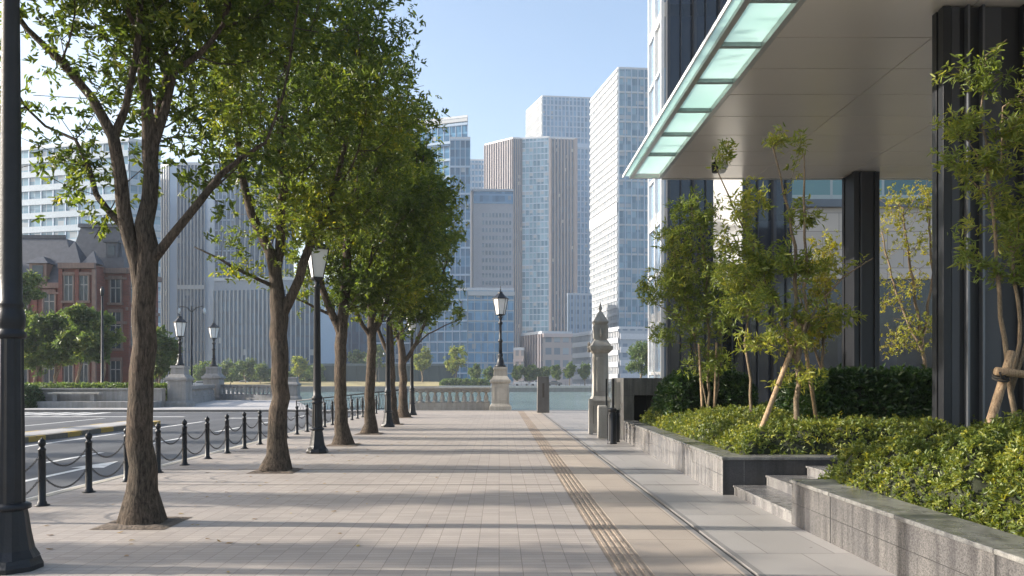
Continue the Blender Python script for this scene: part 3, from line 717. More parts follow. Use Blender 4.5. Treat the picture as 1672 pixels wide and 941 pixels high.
def balustrade(label, p, q, h, mat, nb, z0=0, group='stone balustrades of the quay', th=.34, fat=1.0):
    t = thing('balustrade', label, 'balustrade', ((p[0]+q[0])/2, (p[1]+q[1])/2, z0), group)
    d = Vector((q[0]-p[0], q[1]-p[1], 0)); Ln = d.length; rz = math.atan2(d.y, d.x); t.rotation_euler = (0, 0, rz)
    m = MB(); m.box(-Ln/2, Ln/2, -th/2*1.25, th/2*1.25, -.1, h*.14); m.box(-Ln/2, Ln/2, -th/2, th/2, h*.14, h*.34); m.build('plinth', mat, t, bevel=.012)
    m = MB(); m.box(-Ln/2, Ln/2, -th/2*.9, th/2*.9, h*.84, h*.92); m.box(-Ln/2, Ln/2, -th/2*1.2, th/2*1.2, h*.92, h); m.build('rail', mat, t, bevel=.015)
    sp = Ln/nb; z1, z2 = h*.34, h*.84; H2 = z2-z1; r = sp*.31*fat
    me = None
    for i in range(nb):
        x = -Ln/2+sp*(i+.5)
        if me is None:
            m = MB(); m.lathe([(r*1.45, 0), (r*1.45, H2*.08), (r*.75, H2*.14), (r*.95, H2*.28), (r*1.0, H2*.38), (r*.72, H2*.58), (r*.42, H2*.76), (r*.60, H2*.80), (r*.55, H2*.86), (r*1.45, H2*.92), (r*1.45, H2)], seg=12)
            o = m.build('baluster', mat, t); me = o
        else: o = me.copy(); COL.objects.link(o); o.parent = t
        o.location = (x, 0, z1)
    return t
BALST = stone('balustrade_stone', (.33, .315, .29), .8)
balustrade('stone balustrade at the end of the promenade, left of the lamp pedestal', (-4.75, 42.2), (-.50, 42.4), 1.22, BALST, 11, fat=1.1)
balustrade('grey stone balustrade running from the farther left pedestal to the water', (-22.6, 65), (-16.95, 63.5), 1.25, GREYSTONE, 15)
balustrade('short grey balustrade between the two left pedestals', (-19.7, 49.1), (-23.1, 64.2), 1.25, GREYSTONE, 30)
t = thing('roadside_wall', 'long low grey stone wall with a base step left of the pedestals', 'wall', (-26, 47.6, 0))
MB().box(-12, 5.95, -.25, .25, -.1, 1.0).build('wall', GREYSTONE, t, bevel=.01)
MB().box(-12.1, 5.95, -.33, .33, 1.0, 1.12).build('coping', GREYSTONE, t, bevel=.015)
MB().box(-9.6, 5.9, -1.5, -.26, -.1, .36).build('base_step', GREYSTONE, t, bevel=.02)
t = thing('stone_bench', 'pale flat stone bench slab in front of the low wall at far left', 'bench', (-24.9, 46.75, .36))
MB().box(-1.5, 1.5, -.22, .22, .42, .52).build('seat', SANDSTONE, t, bevel=.01)
for s in (-1, 1): MB().box(s*1.1-.12, s*1.1+.12, -.18, .18, 0, .42).build('leg', GREYSTONE, t, bevel=.01)
# iron railing down to the water
t = thing('iron_railing', 'black lattice iron railing sloping down beside the water, left of the balustrade', 'railing', (-4.95, 42.75, 0))
def rz_(x): return 1.12+(x)*.105
top = MB(); top.tube([(x, (-x)*.17, rz_(x)) for x in (0, -1.5, -3, -4.5, -6.2)], .035, 8); top.build('top_rail', IRON, t)
lat = MB()
lat.tube([(x, -x*.17, rz_(x)-.92) for x in (0, -3, -6.2)], .02, 6); lat.tube([(x, -x*.17, rz_(x)-.16) for x in (0, -3, -6.2)], .014, 6)
for k in range(40):
    x = -k*.155
    lat.tube([(x, -x*.17, rz_(x)-.92), (x-.155, -(x-.155)*.17, rz_(x-.155)-.16)], .009, 4); lat.tube([(x, -x*.17, rz_(x)-.16), (x-.155, -(x-.155)*.17, rz_(x-.155)-.92)], .009, 4)
lat.build('lattice', IRON, t)
for k in range(5):
    x = -k*1.55; MB().tube([(x, -x*.17, rz_(x)-1.4), (x, -x*.17, rz_(x)+.02)], .035, 8).build('post', IRON, t)

# grey slab post, tall carved pillar, granite box, small posts
t = thing('stone_post', 'plain square dark stone post standing alone at the water edge', 'post', (2.17, 39.3, 0))
MB().frustum(0, 0, 0, 1.78, .60, .5, .56, .46).build('shaft', stone('slate_post', (.13, .125, .12), .7), t, bevel=.012)
MB().box(-.05, .05, -.257, -.245, .75, 1.45).build('inset_strip', plain('rust_strip', (.07, .055, .045), .8), t)
t = thing('carved_pillar', 'tall carved stone pillar with pyramid top and finial beside the granite box', 'pillar', (3.10, 24.4, 0))
ST = stone('pillar_stone', (.36, .345, .32), .8)
MB().frustum(0, 0, 0, .12, .66, .66, .66, .66).frustum(0, 0, .12, .95, .58, .58, .57, .57).frustum(0, 0, .95, 1.0, .64, .64, .62, .62).build('plinth', ST, t, bevel=.01)
m = MB().frustum(0, 0, 1.0, 1.12, .60, .60, .47, .47).frustum(0, 0, 1.12, 2.42, .47, .47, .43, .43); m.box(-.14, .14, -.245, -.225, 1.25, 2.3); m.build('shaft', ST, t, bevel=.01)
MB().frustum(0, 0, 2.42, 2.52, .46, .46, .66, .66).frustum(0, 0, 2.52, 2.64, .68, .68, .70, .70).frustum(0, 0, 2.64, 2.82, .6, .6, .40, .40).build('cornice', ST, t, bevel=.012)
m = MB().frustum(0, 0, 2.82, 3.30, .37, .37, .36, .36)
for s in (-1, 1): m.box(s*.17-.05, s*.17+.05, -.21, -.18, 2.86, 3.28)
m.box(-.22, -.18, -.1, .1, 2.86, 3.28); m.lathe([(.02, 2.9), (.06, 2.95), (.05, 3.1), (.015, 3.2)], 0, -.19, 8); m.build('lantern_block', ST, t, bevel=.006)
m = MB().frustum(0, 0, 3.30, 3.38, .38, .38, .48, .48).frustum(0, 0, 3.38, 3.70, .44, .44, .10, .10); m.lathe([(.05, 3.70), (.035, 3.73), (.065, 3.80), (.03, 3.86), (.035, 3.9), (.004, 3.99)], seg=10); m.build('finial', ST, t)
m = MB(); 
for z in (2.5, 2.6, 2.7): m.lathe([(.03, z-.05), (.06, z), (.02, z+.06)], -.36, -.1, 7)
m.build('scroll', ST, t)
t = thing('entrance_block', 'dark granite block with a square black opening at the end of the planter', 'wall', (3.78, 21.9, 0))
m = MB(); m.box(-.50, -.22, -.9, 1.3, 0, 1.66); m.box(.30, .52, -.9, 1.3, 0, 1.66); m.box(-.22, .30, -.9, 1.3, 1.20, 1.66); m.box(-.22, .30, .2, 1.3, 0, 1.20)
m.build('block', granite('block_granite', (.05, .05, .05), (.13, .128, .125), .3, jy=99, jz=1.19), t, bevel=.006)
MB().box(-.22, .30, .12, .19, 0, 1.20).build('opening', plain('black_void_panel', (.008, .008, .009), .6), t)
t = thing('information_panel', 'clear glass panel on thin rail beside the granite block', 'panel', (2.95, 22.6, 0))
gl, nt, b = nodes('clear_glass'); b.inputs['Transmission Weight'].default_value = 1; b.inputs['Roughness'].default_value = .02; b.inputs['Base Color'].default_value = (.85, .9, .9, 1); b.inputs['IOR'].default_value = 1.1
MB().box(.12, .135, -1.1, .2, .25, 1.62).build('pane', gl, t)
for y in (-1.1, .2): MB().box(.10, .155, y-.02, y+.02, 0, 1.64).build('stile', DARKMETAL, t)
def small_post(label, x, y, w, h, kind):
    if kind == 0:
        t = thing('stone_bollard', label, 'bollard', (x, y, 0)); MB().frustum(0, 0, 0, h-.05, w, w, w, w).frustum(0, 0, h-.05, h, w, w, w*.86, w*.86).build('shaft', ST, t, bevel=.01)
        MB().box(w*.5, w*.5+.012, -w*.3, w*.3, h*.3, h*.8).build('plate', DARKMETAL, t)
    else:
        t = thing('metal_bollard', label, 'bollard', (x, y, 0)); MB().lathe([(w*.56, 0), (w*.56, .03), (w*.5, .04), (w*.5, h*.86), (w*.44, h*.87), (w*.44, h*.90), (w*.52, h*.91), (w*.52, h*.985), (w*.42, h)], seg=20).build('body', DARKMETAL, t)
        m = MB()
        for k in range(8): a = k*math.pi/4; m.box(w*.5*math.cos(a)-.008, w*.5*math.cos(a)+.008, w*.5*math.sin(a)-.008, w*.5*math.sin(a)+.008, .08, h*.82)
        m.build('rib', IRON, t)
small_post('square stone bollard right in front of the carved pillar', 2.85, 22.0, .25, .90, 0)
small_post('thin square stone bollard at the left foot of the carved pillar', 2.72, 23.6, .13, 1.05, 0)
small_post('black round metal bollard nearest the planter end', 2.84, 20.0, .22, .90, 1)
small_post('black round metal bollard behind its twin beside the granite block', 3.02, 20.6, .19, .84, 1)

# ================================================================== PLANTERS AND STEPS
def wallx(y): return 3.12+(y-11.1)*.0185
t = thing('granite_planter', 'long low polished granite planter holding the far clipped hedge', 'planter', (3.2, 11.1, 0))
fx = lambda y, o=0: wallx(y)+o
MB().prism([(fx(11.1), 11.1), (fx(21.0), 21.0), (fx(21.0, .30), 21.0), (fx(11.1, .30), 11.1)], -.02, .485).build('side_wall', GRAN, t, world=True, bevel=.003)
MB().prism([(3.42, 11.1), (8.9, 11.1), (8.9, 11.40), (3.43, 11.40)], -.02, .485).build('end_wall', GRANSHADE, t, world=True, bevel=.003)  # same granite as the side wall, its shade painted into the colour
MB().prism([(fx(11.1, -.02), 11.08), (fx(21.0, -.02), 21.0), (fx(21.0, .34), 21.0), (fx(11.44, .34), 11.44), (8.9, 11.44), (8.9, 11.08)], .487, .53).build('coping', GRANCAP, t, world=True, bevel=.008)
MB().prism([(3.43, 11.41), (fx(20.9, .31), 21.0), (8.9, 21.0), (8.9, 11.41)], .0, .42).build('soil', SOIL, t, world=True)
MB().prism([(3.118, 11.0985), (3.41, 11.0985), (3.41, 11.096), (3.118, 11.096)], 0, .484).build('shaded_end_face', GRANSHADE, t, world=True)  # thin sheet that paints the side wall's shaded end darker
t = thing('granite_planter', 'rough grey granite planter in the right foreground with the bushy hedge', 'planter', (3.25, 8.85, 0))
MB().box(3.25, 3.62, -2, 8.85, -.02, .46).build('side_wall', GRANROUGH, t, world=True, bevel=.003)
MB().box(3.62, 9.5, 8.50, 8.85, -.02, .46).build('end_wall', GRANROUGH, t, world=True, bevel=.003)
MB().prism([(3.23, -2), (3.68, -2), (3.68, 8.46), (9.5, 8.46), (9.5, 8.87), (3.23, 8.87)], .462, .50).build('coping', GRANCAP, t, world=True, bevel=.008)
MB().box(3.69, 9.5, -2, 8.45, .0, .42).build('soil', SOIL, t, world=True)
t = thing('steps', 'grey granite steps rising to the right between the two planters', 'steps', (3.25, 10, 0))
for k, (x, z) in enumerate(((3.27, .14), (3.72, .28), (4.28, .41))):
    MB().box(x, 9.4, 8.872, 11.078, -.02+.14*k, z-.03).box(x-.018, 9.4, 8.872, 11.078, z-.029, z).build('step', STEPM, t, world=True, bevel=.005)
#@@PART3
# ================================================================== CANOPY AND NEAR BUILDINGS
SOF = plain('soffit_panel', (.68, .63, .56), .28, .25, .05, .4)
t = thing('canopy', 'large flat entrance canopy with beige panelled underside and frosted glass edge', 'canopy', (4.5, 12, 7.18))
m = MB(); xs = [4.5, 7.06, 9.42, 11.8, 14.2, 16.6]; ys = [22.0-1.29*k for k in range(17)]
for i in range(5):
    for k in range(16): m.box(xs[i]+.010, xs[i+1]-.010, ys[k+1]+.011, ys[k]-.011, 7.18, 7.22)
m.build('soffit', SOF, t, world=True, bevel=.004)
MB().box(4.51, 16.6, 1.36, 21.98, 7.235, 8.1).build('roof_slab', plain('canopy_steel', (.05, .05, .055), .6, .3), t, world=True)
STEEL = plain('brushed_steel_edge', (.50, .50, .47), .35, .6, .08, 2)
MB().box(4.40, 4.497, 1.36, 22.02, 7.165, 8.12).build('edge_beam', STEEL, t, world=True, bevel=.006)
MB().box(4.5, 16.6, 22.0, 22.12, 7.165, 8.12).build('rear_fascia', STEEL, t, world=True)
MB().box(3.60, 3.70, 1.36, 22.05, 7.17, 7.33).build('outer_beam', STEEL, t, world=True, bevel=.005)
MB().box(3.415, 3.44, 1.36, 22.05, 7.20, 7.27).build('glass_edge_trim', plain('white_trim', (.75, .77, .76), .4), t, world=True)
gm, nt, b = nodes('frosted_green_glass')
gn = N(nt, 'ShaderNodeTexNoise', Scale=.5, Detail=3.0); L(nt, objco(nt), gn.inputs['Vector'])
gc = ramp(nt, gn.outputs[0], [(.35, (.64, .81, .78)), (.65, (.75, .89, .865))])
L(nt, gc, b.inputs['Base Color']); b.inputs['Roughness'].default_value = .25
tr = nt.nodes.new('ShaderNodeBsdfTranslucent'); L(nt, gc, tr.inputs[0]); mx = nt.nodes.new('ShaderNodeMixShader'); mx.inputs[0].default_value = .72
L(nt, b.outputs[0], mx.inputs[1]); L(nt, tr.outputs[0], mx.inputs[2]); L(nt, mx.outputs[0], nt.nodes['Material Output'].inputs[0])
ry = [21.5-1.62*k for k in range(13)]
MB().box(3.70, 4.40, 21.92, 22.03, 7.17, 7.33).build('end_rib', STEEL, t, world=True)
for k in range(12):
    MB().box(3.702, 4.398, ry[k+1]+.05, ry[k]-.05+(.4 if k == 0 else 0), 7.27, 7.285).build('glass_panel', gm, t, world=True)
    MB().box(3.702, 4.398, ry[k]-.05, ry[k]+.05, 7.20, 7.31).build('rib', plain('rib_grey', (.30, .36, .35), .5, .2), t, world=True) if k else None
    MB().box(3.442, 3.598, ry[k+1]+.006, ry[k]-.006+(.5 if k == 0 else 0), 7.235, 7.247).build('edge_glass', gm, t, world=True)

def pier(label, x0, x1, y0, y1, z1, fins, group):
    t = thing('clad_pier', label, 'column', (x0, y0, 0), group)
    MB().box(x0+.03, x1, y0+.04, y1, 0, z1).build('core', DARKMETAL, t, world=True)
    m = MB(); m.box(x0, x0+.12, y0+.0, y0+.14, 0, z1); m.box(x0, x0+.05, y1-.1, y1+.02, 0, z1); m.build('corner_trim', DARKMETAL, t, world=True, bevel=.004)
    for (a, b_, d, mt) in fins: MB().box(a, b_, y0+.04-d, y0+.038, 0, z1).build('fin', mt, t, world=True, bevel=.003)
    return t
GREYP = plain('grey_metal_panel', (.055, .058, .066), .4, .3, .12, .5)
pier('huge dark metal-clad column at the right edge reaching up past the frame', 6.60, 9.2, 11.83, 12.12, 7.16,
     [(6.74, 6.86, .012, GREYP), (6.93, 6.965, .10, FINMETAL), (7.15, 7.185, .10, FINMETAL), (7.22, 7.48, .012, GREYP), (7.75, 7.785, .10, DARKMETAL), (8.2, 8.24, .1, DARKMETAL)], 'dark clad columns under the canopy')
pier('narrower dark metal column farther under the canopy, in front of the beige wall', 9.45, 10.15, 21.2, 21.93, 7.16,
     [(9.62, 9.66, .05, GREYP), (10.0, 10.03, .05, DARKMETAL)], 'dark clad columns under the canopy')
# dark tower right behind the canopy
DGL = facade_mat('dark_tower_glass', .92, 3.6, (.008, .011, .018), (.028, .036, .055), (.015, .018, .024), .12, rough=.08, blinds=.0)
LGL = facade_mat('tower_side_glass', 1.2, 3.6, (.10, .16, .24), (.30, .40, .52), (.55, .56, .56), .14, rough=.1, blinds=.15)
def with_uv(o, fn):
    me = o.data; uv = me.uv_layers.new(name='uv')
    for p in me.polygons:
        for li in p.loop_indices:
            v = me.vertices[me.loops[li].vertex_index].co; uv.data[li].uv = fn(v, p.normal)
    return o
def panel(mb_parent, name, mat, p, q, z0, z1, n0, n1, world_parent):
    """facade slab from p to q (plan), thickness n0..n1 outwards, uv in metres"""
    d = Vector((q[0]-p[0], q[1]-p[1])); Ln = d.length; u = d/Ln; n = Vector((u.y, -u.x))
    m = MB(); m.obox(p, u, n, 0, Ln, n0, n1, z0, z1); o = m.build(name, mat, world_parent, world=True)
    l = world_parent.location
    return with_uv(o, lambda v, nn: ((v.x+l[0]-p[0])*u.x+(v.y+l[1]-p[1])*u.y+.001, v.z+l[2]-z0+.001)), u, n, Ln
t = thing('dark_office_tower', 'very dark glass tower directly behind the canopy with a white gridded side', 'tower', (6, 28, 0))
MB().prism([(5.95, 28.1), (10.25, 28.1), (10.25, 30.5), (5.95, 30.5)], 0, 62).build('core', DARKMETAL, t, world=True)
o, u, n, Ln = panel(None, 'front_glass', DGL, (5.86, 28.05), (10.3, 28.05), 0, 62, 0, .05, t)
m = MB()
for k, a in enumerate([0.0, .50, .92, 1.38, 1.84, 2.30, 2.80, 3.2, 3.7, 4.2]): m.obox((5.86, 28.05), u, n, a, a+(.10 if k % 2 == 0 else .04), .05, .32 if k % 2 == 0 else .16, 0, 62)
m.build('mullions', GREYP, t, world=True)
o, u, n, Ln = panel(None, 'side_glass', LGL, (5.86, 30.5), (5.86, 28.02), 0, 62, 0, .05, t)
m = MB()
for a in (0, 1.2, 2.36): m.obox((5.86, 30.5), u, n, a, a+.11, .05, .16, 0, 62)
for k in range(34): m.obox((5.86, 30.5), u, n, .11, 2.36, .05, .13, k*1.8, k*1.8+.10)
m.build('white_frame', plain('white_aluminium', (.70, .71, .72), .4, .1, .05), t, world=True)
# blank white banner panel and the loudspeaker
t = thing('banner_sign', 'blank white hanging panel with slanted bottom behind the small trees', 'sign', (6.1, 22.55, 4.1))
m = MB(); A = [(6.15, 22.85, 4.08), (6.84, 22.4, 4.45), (6.84, 22.4, 7.6), (6.15, 22.85, 7.6)]
Bk = [(x+.04, y+.09, z) for x, y, z in A]
m.add(A+Bk, [(0, 1, 2, 3), (7, 6, 5, 4), (0, 4, 5, 1), (1, 5, 6, 2), (2, 6, 7, 3), (3, 7, 4, 0)]); m.build('panel', plain('white_panel', (.62, .63, .64), .45), t, world=True)
MB().tube([(6.98, 22.7, 3.2), (6.98, 22.7, 7.6)], .04, 8).build('mast', FINMETAL, t, world=True)
MB().box(6.86, 6.96, 22.66, 22.74, 4.9, 4.98).box(6.86, 6.96, 22.66, 22.74, 6.7, 6.78).build('bracket', FINMETAL, t, world=True)
t = thing('hanging_speaker', 'small black loudspeaker hanging under the canopy near its left edge', 'loudspeaker', (5.43, 20, 7.18))
MB().tube([(0, 0, 0), (0, 0, -.10)], .015, 8).build('stem', IRON, t)
MB().lathe([(.05, -.38), (.085, -.36), (.10, -.2), (.085, -.12), (.03, -.09)], seg=14).build('body', IRON, t)
t = thing('dome_camera', 'small white dome camera under the canopy beside the black loudspeaker', 'camera', (5.75, 20.6, 7.18))
MB().lathe([(.17, -.02), (.17, -.07), (.14, -.10)], seg=16).build('base', plain('white_plastic', (.7, .7, .7), .4), t); MB().lathe([(.135, -.10), (.12, -.17), (.07, -.225), (.01, -.24)], seg=16).build('dome', plain('white_plastic', (.7, .7, .7), .4), t)
# beige building seen under the canopy
TEAL = facade_mat('teal_windows', 2.4, 1.5, (.04, .10, .11), (.12, .24, .25), (.30, .36, .36), .18, .05, (.3, .34, .34), rough=.15, blinds=0)
t = thing('beige_building', 'beige panelled building with teal ribbon windows seen under the canopy', 'building', (13, 37, 0))
def bpanel():
    m, nt, b = nodes('beige_panels'); v = objco(nt)
    s_ = nt.nodes.new('ShaderNodeSeparateXYZ'); L(nt, v, s_.inputs[0]); cb = nt.nodes.new('ShaderNodeCombineXYZ'); L(nt, s_.outputs[0], cb.inputs[0]); L(nt, s_.outputs[2], cb.inputs[1])
    br = nt.nodes.new('ShaderNodeTexBrick'); br.inputs['Scale'].default_value = 1; br.inputs['Brick Width'].default_value = 1.5; br.inputs['Row Height'].default_value = .85; br.inputs['Mortar Size'].default_value = .012; br.offset = .5
    br.inputs['Color1'].default_value = (.50, .46, .41, 1); br.inputs['Color2'].default_value = (.43, .40, .36, 1); br.inputs['Mortar'].default_value = (.2, .18, .16, 1); L(nt, cb.outputs[0], br.inputs['Vector']); L(nt, br.outputs[0], b.inputs['Base Color']); b.inputs['Roughness'].default_value = .7; return m
MB().box(13, 34, 37.1, 48, 0, 20).build('core', DARKMETAL, t, world=True)
MB().box(12.98, 34, 36.9, 37.1, 6.3, 9.6).build('wall', bpanel(), t, world=True)
MB().box(12.9, 34, 36.7, 37.1, 9.6, 9.95).build('ledge', FINMETAL, t, world=True)
panel(None, 'ribbon_windows', TEAL, (13, 37.09), (34, 37.09), 9.95, 20, 0, .05, t)
panel(None, 'ground_floor_glass', DGL, (13, 37.09), (34, 37.09), 0, 6.3, 0, .03, t)

# ================================================================== FAR TOWERS
def tower(name, label, pts, ytop, yref, z0=0, edges=None, depth=30, cat='tower', roofs=(), core=None, base_y=None):
    """pts: [(px, Y)...] the corners one sees, left to right; edges: one dict per face"""
    P = [(WX(px, Y), Y) for px, Y in pts]; h = WZ(ytop, yref)
    a, b_ = P[0], P[-1]
    poly = P+[(b_[0]*(b_[1]+depth)/b_[1], b_[1]+depth), (a[0]*(a[1]+depth)/a[1], a[1]+depth)]
    cx = sum(p[0] for p in P)/len(P); t = thing(name, label, cat, (cx, P[len(P)//2][1], 0))
    MB().prism(poly, -.1, h).build('core', core or plain('tower_core', (.22, .25, .30), .6), t, world=True)
    for i, e in enumerate(edges):
        if not e: continue
        p, q = P[i], P[i+1]
        zb = e.get('z0', .0); zt = e.get('z1', h+.02)
        o, u, n, Ln = panel(None, e.get('name', 'curtain_wall'), e['mat'], p, q, zb, zt, .02, .30, t)
        m = MB(); used = False
        if 'fin' in e:
            sp, w, d = e['fin']; k = int(round(Ln/sp))
            for j in range(k+1):
                a0 = j*Ln/k; m.obox(p, u, n, max(0, a0-w/2), min(Ln, a0+w/2), .30, .30+d, e.get('fz0', zb), e.get('fz1', zt))
            used = True
        if used: m.build('mullions', e.get('fmat', FINMETAL), t, world=True)
        if 'band' in e:
            sp, w, d = e['band']; m = MB(); k = int((zt-zb)/sp)
            for j in range(k+1): m.obox(p, u, n, 0, Ln, .30, .30+d, zb+j*sp, min(zt, zb+j*sp+w))
            m.build('floor_bands', e.get('bmat', FINMETAL), t, world=True)
        for (za, zc, mt) in e.get('strips', ()):           # real ledges / plant floors, by height
            mm = MB(); mm.obox(p, u, n, 0, Ln, .3, 1.0, za, zc); mm.build('ledge', mt, t, world=True)
        for (ua, ub, mt, dd) in e.get('piers', ()):
            mm = MB(); mm.obox(p, u, n, ua*Ln, ub*Ln, .3, .3+dd, zb, zt+.5); mm.build('pier', mt, t, world=True)
    for (x0, x1, d0, d1, zz) in roofs:                     # roof plant, in px of the first face distance
        Y = P[0][1]; MB().box(WX(x0, Y), WX(x1, Y), Y+d0, Y+d1, h, h+zz).build('roof_plant', plain('roof_plant_grey', (.3, .32, .34), .6), t, world=True)
    # parapet
    m = MB()
    for i in range(len(P)-1):
        d = Vector((P[i+1][0]-P[i][0], P[i+1][1]-P[i][1])); Ln = d.length; u = d/Ln; n = Vector((u.y, -u.x)); m.obox(P[i], u, n, 0, Ln, -.3, .45, h, h+1.0)
    m.build('parapet', plain('parapet_grey', (.45, .47, .50), .6), t, world=True)
    return t, P, h
WHITEAL = plain('white_mullion', (.37, .385, .40), .5, 0, .04)
PALEB = plain('pale_blue_metal', (.30, .38, .48), .4, .2, .05)
BROWNF = plain('brown_stone_fin', (.205, .185, .195), .7, 0, .06)
PINKST = plain('pinkish_stone', (.46, .38, .36), .75, 0, .08)
BLUEG = facade_mat('blue_glass', 1.6, 3.9, (.012, .065, .14), (.055, .18, .31), (.08, .20, .33), .22, rough=.2, spec=.5, blinds=.04)
BLUEG2 = facade_mat('pale_blue_glass', 1.5, 3.8, (.03, .12, .23), (.12, .27, .43), (.16, .30, .45), .24, rough=.2, spec=.5, blinds=.05)
SKYG = facade_mat('sky_glass', 2.2, 3.7, (.03, .11, .18), (.17, .30, .39), (.10, .19, .27), .16, .06, (.32, .37, .42), rough=.2, spec=.5, blinds=.25)
NAVYG = facade_mat('navy_glass', 1.5, 3.9, (.010, .042, .10), (.03, .095, .18), (.025, .065, .13), .18, rough=.2, spec=.5, blinds=.06)
WHITEF = facade_mat('white_facade', 1.7, 3.6, (.10, .13, .17), (.24, .27, .30), (.37, .375, .375), .42, .3, (.38, .38, .38), rough=.45, spec=.4, blinds=0)
STRIPEG = facade_mat('striped_tower_glass', 1.5, 3.8, (.03, .065, .12), (.12, .19, .27), (.08, .11, .17), .2, rough=.2, spec=.5)
GREYF = facade_mat('grey_facade', 3.2, 3.7, (.08, .12, .18), (.16, .21, .28), (.30, .33, .37), .45, .35, (.30, .33, .37), rough=.4, blinds=.1)

# tall white tower on the right
tower('white_tower', 'tall white-sided tower with blue glass front, left of the canopy', [(965, 446), (1010, 400), (1072, 402)], 113, 400, edges=[
    dict(mat=WHITEF, band=(3.6, 1.3, .5), bmat=WHITEAL, fin=(2.6, .35, .25), fmat=WHITEAL, z0=20, strips=[(86, 91, plain('louvre_grey', (.30, .31, .33), .6))]),
    dict(mat=SKYG, fin=(3.1, .5, .4), fmat=PALEB, band=(7.4, .9, .3), bmat=WHITEAL, z0=20)], depth=40)
tower('podium_building', 'low white podium building with window bands below the white tower', [(934, 380), (1012, 330), (1075, 332)], 541, 345, cat='building', edges=[
    dict(mat=WHITEF, band=(5, 2.2, .6), bmat=WHITEAL, fin=(1.6, .3, .3), fmat=WHITEAL, z0=2), dict(mat=GREYF, band=(5.5, 2.4, .5), bmat=plain('pale_grey_cladding', (.5, .51, .53), .6), z0=2)], depth=20)
# tallest tower
tower('tallest_tower', 'tallest blue glass tower in the centre with pale left side', [(860, 600), (886, 568), (966, 572)], 160, 570, edges=[
    dict(mat=WHITEF, fin=(2.4, .8, .5), fmat=WHITEAL, band=(7.4, 1, .3), bmat=WHITEAL), dict(mat=BLUEG2, fin=(2.7, .7, .6), fmat=PALEB, band=(7.6, .8, .3), bmat=PALEB, strips=[(168, 171, PALEB)])], depth=30)
# brown striped tower
tower('striped_tower', 'brown striped stone and glass tower in front of the tallest one', [(792, 492), (838, 478), (852, 479), (896, 476), (900, 478), (942, 480)], 227, 478, edges=[
    dict(mat=STRIPEG, fin=(1.9, .75, .9), fmat=BROWNF), dict(mat=NAVYG, fin=(1.5, .5, .7), fmat=BROWNF), dict(mat=SKYG, fin=(2.2, .3, .3), fmat=PALEB, band=(3.7, .5, .3), bmat=PALEB),
    dict(mat=PINKST, name='stone_pier'), dict(mat=NAVYG, fin=(2.0, .75, .9), fmat=BROWNF, z0=20, piers=[(.90, 1.0, BROWNF, 1.2)])], depth=30)
# punched-window stone tower, every window its own opening
t, P, h = tower('stone_tower', 'smaller grey stone tower with rows of small square windows', [(766, 388), (773, 380), (838, 381)], 312, 380, core=plain('grey_lilac_stone', (.42, .41, .43), .75), edges=[None, None], depth=12)
WIN = facade_mat('far_window', 1, 1, (.05, .09, .14), (.16, .22, .29), rough=.12)
p, q = P[1], P[2]; d = Vector((q[0]-p[0], q[1]-p[1])); Ln = d.length; u = d/Ln; n = Vector((u.y, -u.x))
panel(None, 'crown_glass', BLUEG2, p, q, h-6, h-.2, .02, .35, t)
cells = [(c, r) for r in range(15) for c in range(9)]
rest = MB(); k = 0
for c, r in cells:
    z = h-10.5-r*3.6
    if z < 42-30: continue
    a = Ln*.22+c*Ln*.78/9.2; mb = MB().obox(p, u, n, a, a+.95, .0, .12, z-1.9, z)
    if k < 100: mb.build('window', WIN, t, world=True)
    else: rest.obox(p, u, n, a, a+.95, .0, .12, z-1.9, z)
    k += 1
if rest.v: tag(rest.build('window_rows', WIN, t, world=True), kind='stuff')
for o in kids(t):
    if o.name.split('.')[0] in ('window', 'window_rows'): with_uv(o, lambda v, nn: (v.x*.37, v.z*.27))
tower('grey_office_block', 'small pale grey block behind, between blue tower and striped tower', [(764, 500), (792, 500)], 263, 500, edges=[dict(mat=BLUEG2, fin=(2, .5, .3), fmat=PALEB, band=(3.8, 1.2, .3), bmat=PALEB)])
# blue tower on the left and its lower glass neighbours
tower('blue_glass_tower', 'blue glass tower rising just right of the street trees', [(640, 372), (764, 360)], 192, 360, edges=[
    dict(mat=BLUEG, fin=(3.0, .22, .2), fmat=PALEB, band=(7.8, 1.1, .4), bmat=PALEB, strips=[(118.5, 120, WHITEAL), (108, 109, NAVYG)])], depth=24)
tower('blue_tower_annex', 'narrow lower shaft along the right side of the blue glass tower', [(735, 345), (768, 345)], 228, 345, edges=[dict(mat=BLUEG, fin=(2.2, .3, .25), fmat=PALEB, band=(11.7, .8, .3), bmat=PALEB)], depth=14)
tower('glass_midrise', 'mid-height pale blue glass block behind the pedestal lamp', [(690, 300), (764, 296), (839, 297)], 475, 297, cat='building', edges=[
    dict(mat=BLUEG, fin=(3.0, .3, .3), fmat=PALEB, band=(3.9, .5, .25), bmat=PALEB), dict(mat=BLUEG2, fin=(2.4, .2, .2), fmat=WHITEAL, band=(3.9, .4, .3), bmat=WHITEAL, strips=[(33.0, 34.6, WHITEAL)])], depth=25)
tower('navy_block', 'dark blue glass block behind the trunks of the street trees', [(500, 312), (600, 306), (692, 308)], 462, 308, cat='building', edges=[
    dict(mat=NAVYG, fin=(3.2, .3, .3), fmat=plain('slate_mullion', (.16, .22, .29), .5, .2)), dict(mat=NAVYG, fin=(2.8, .25, .3), fmat=plain('slate_mullion', (.16, .22, .29), .5, .2), band=(7.8, .6, .3), bmat=PALEB)], depth=25)
tower('lilac_block', 'small pale blue block between the striped tower and the white tower', [(926, 400), (966, 402)], 482, 400, cat='building', edges=[dict(mat=GREYF, fin=(1.6, .5, .3), fmat=PALEB)], depth=15)
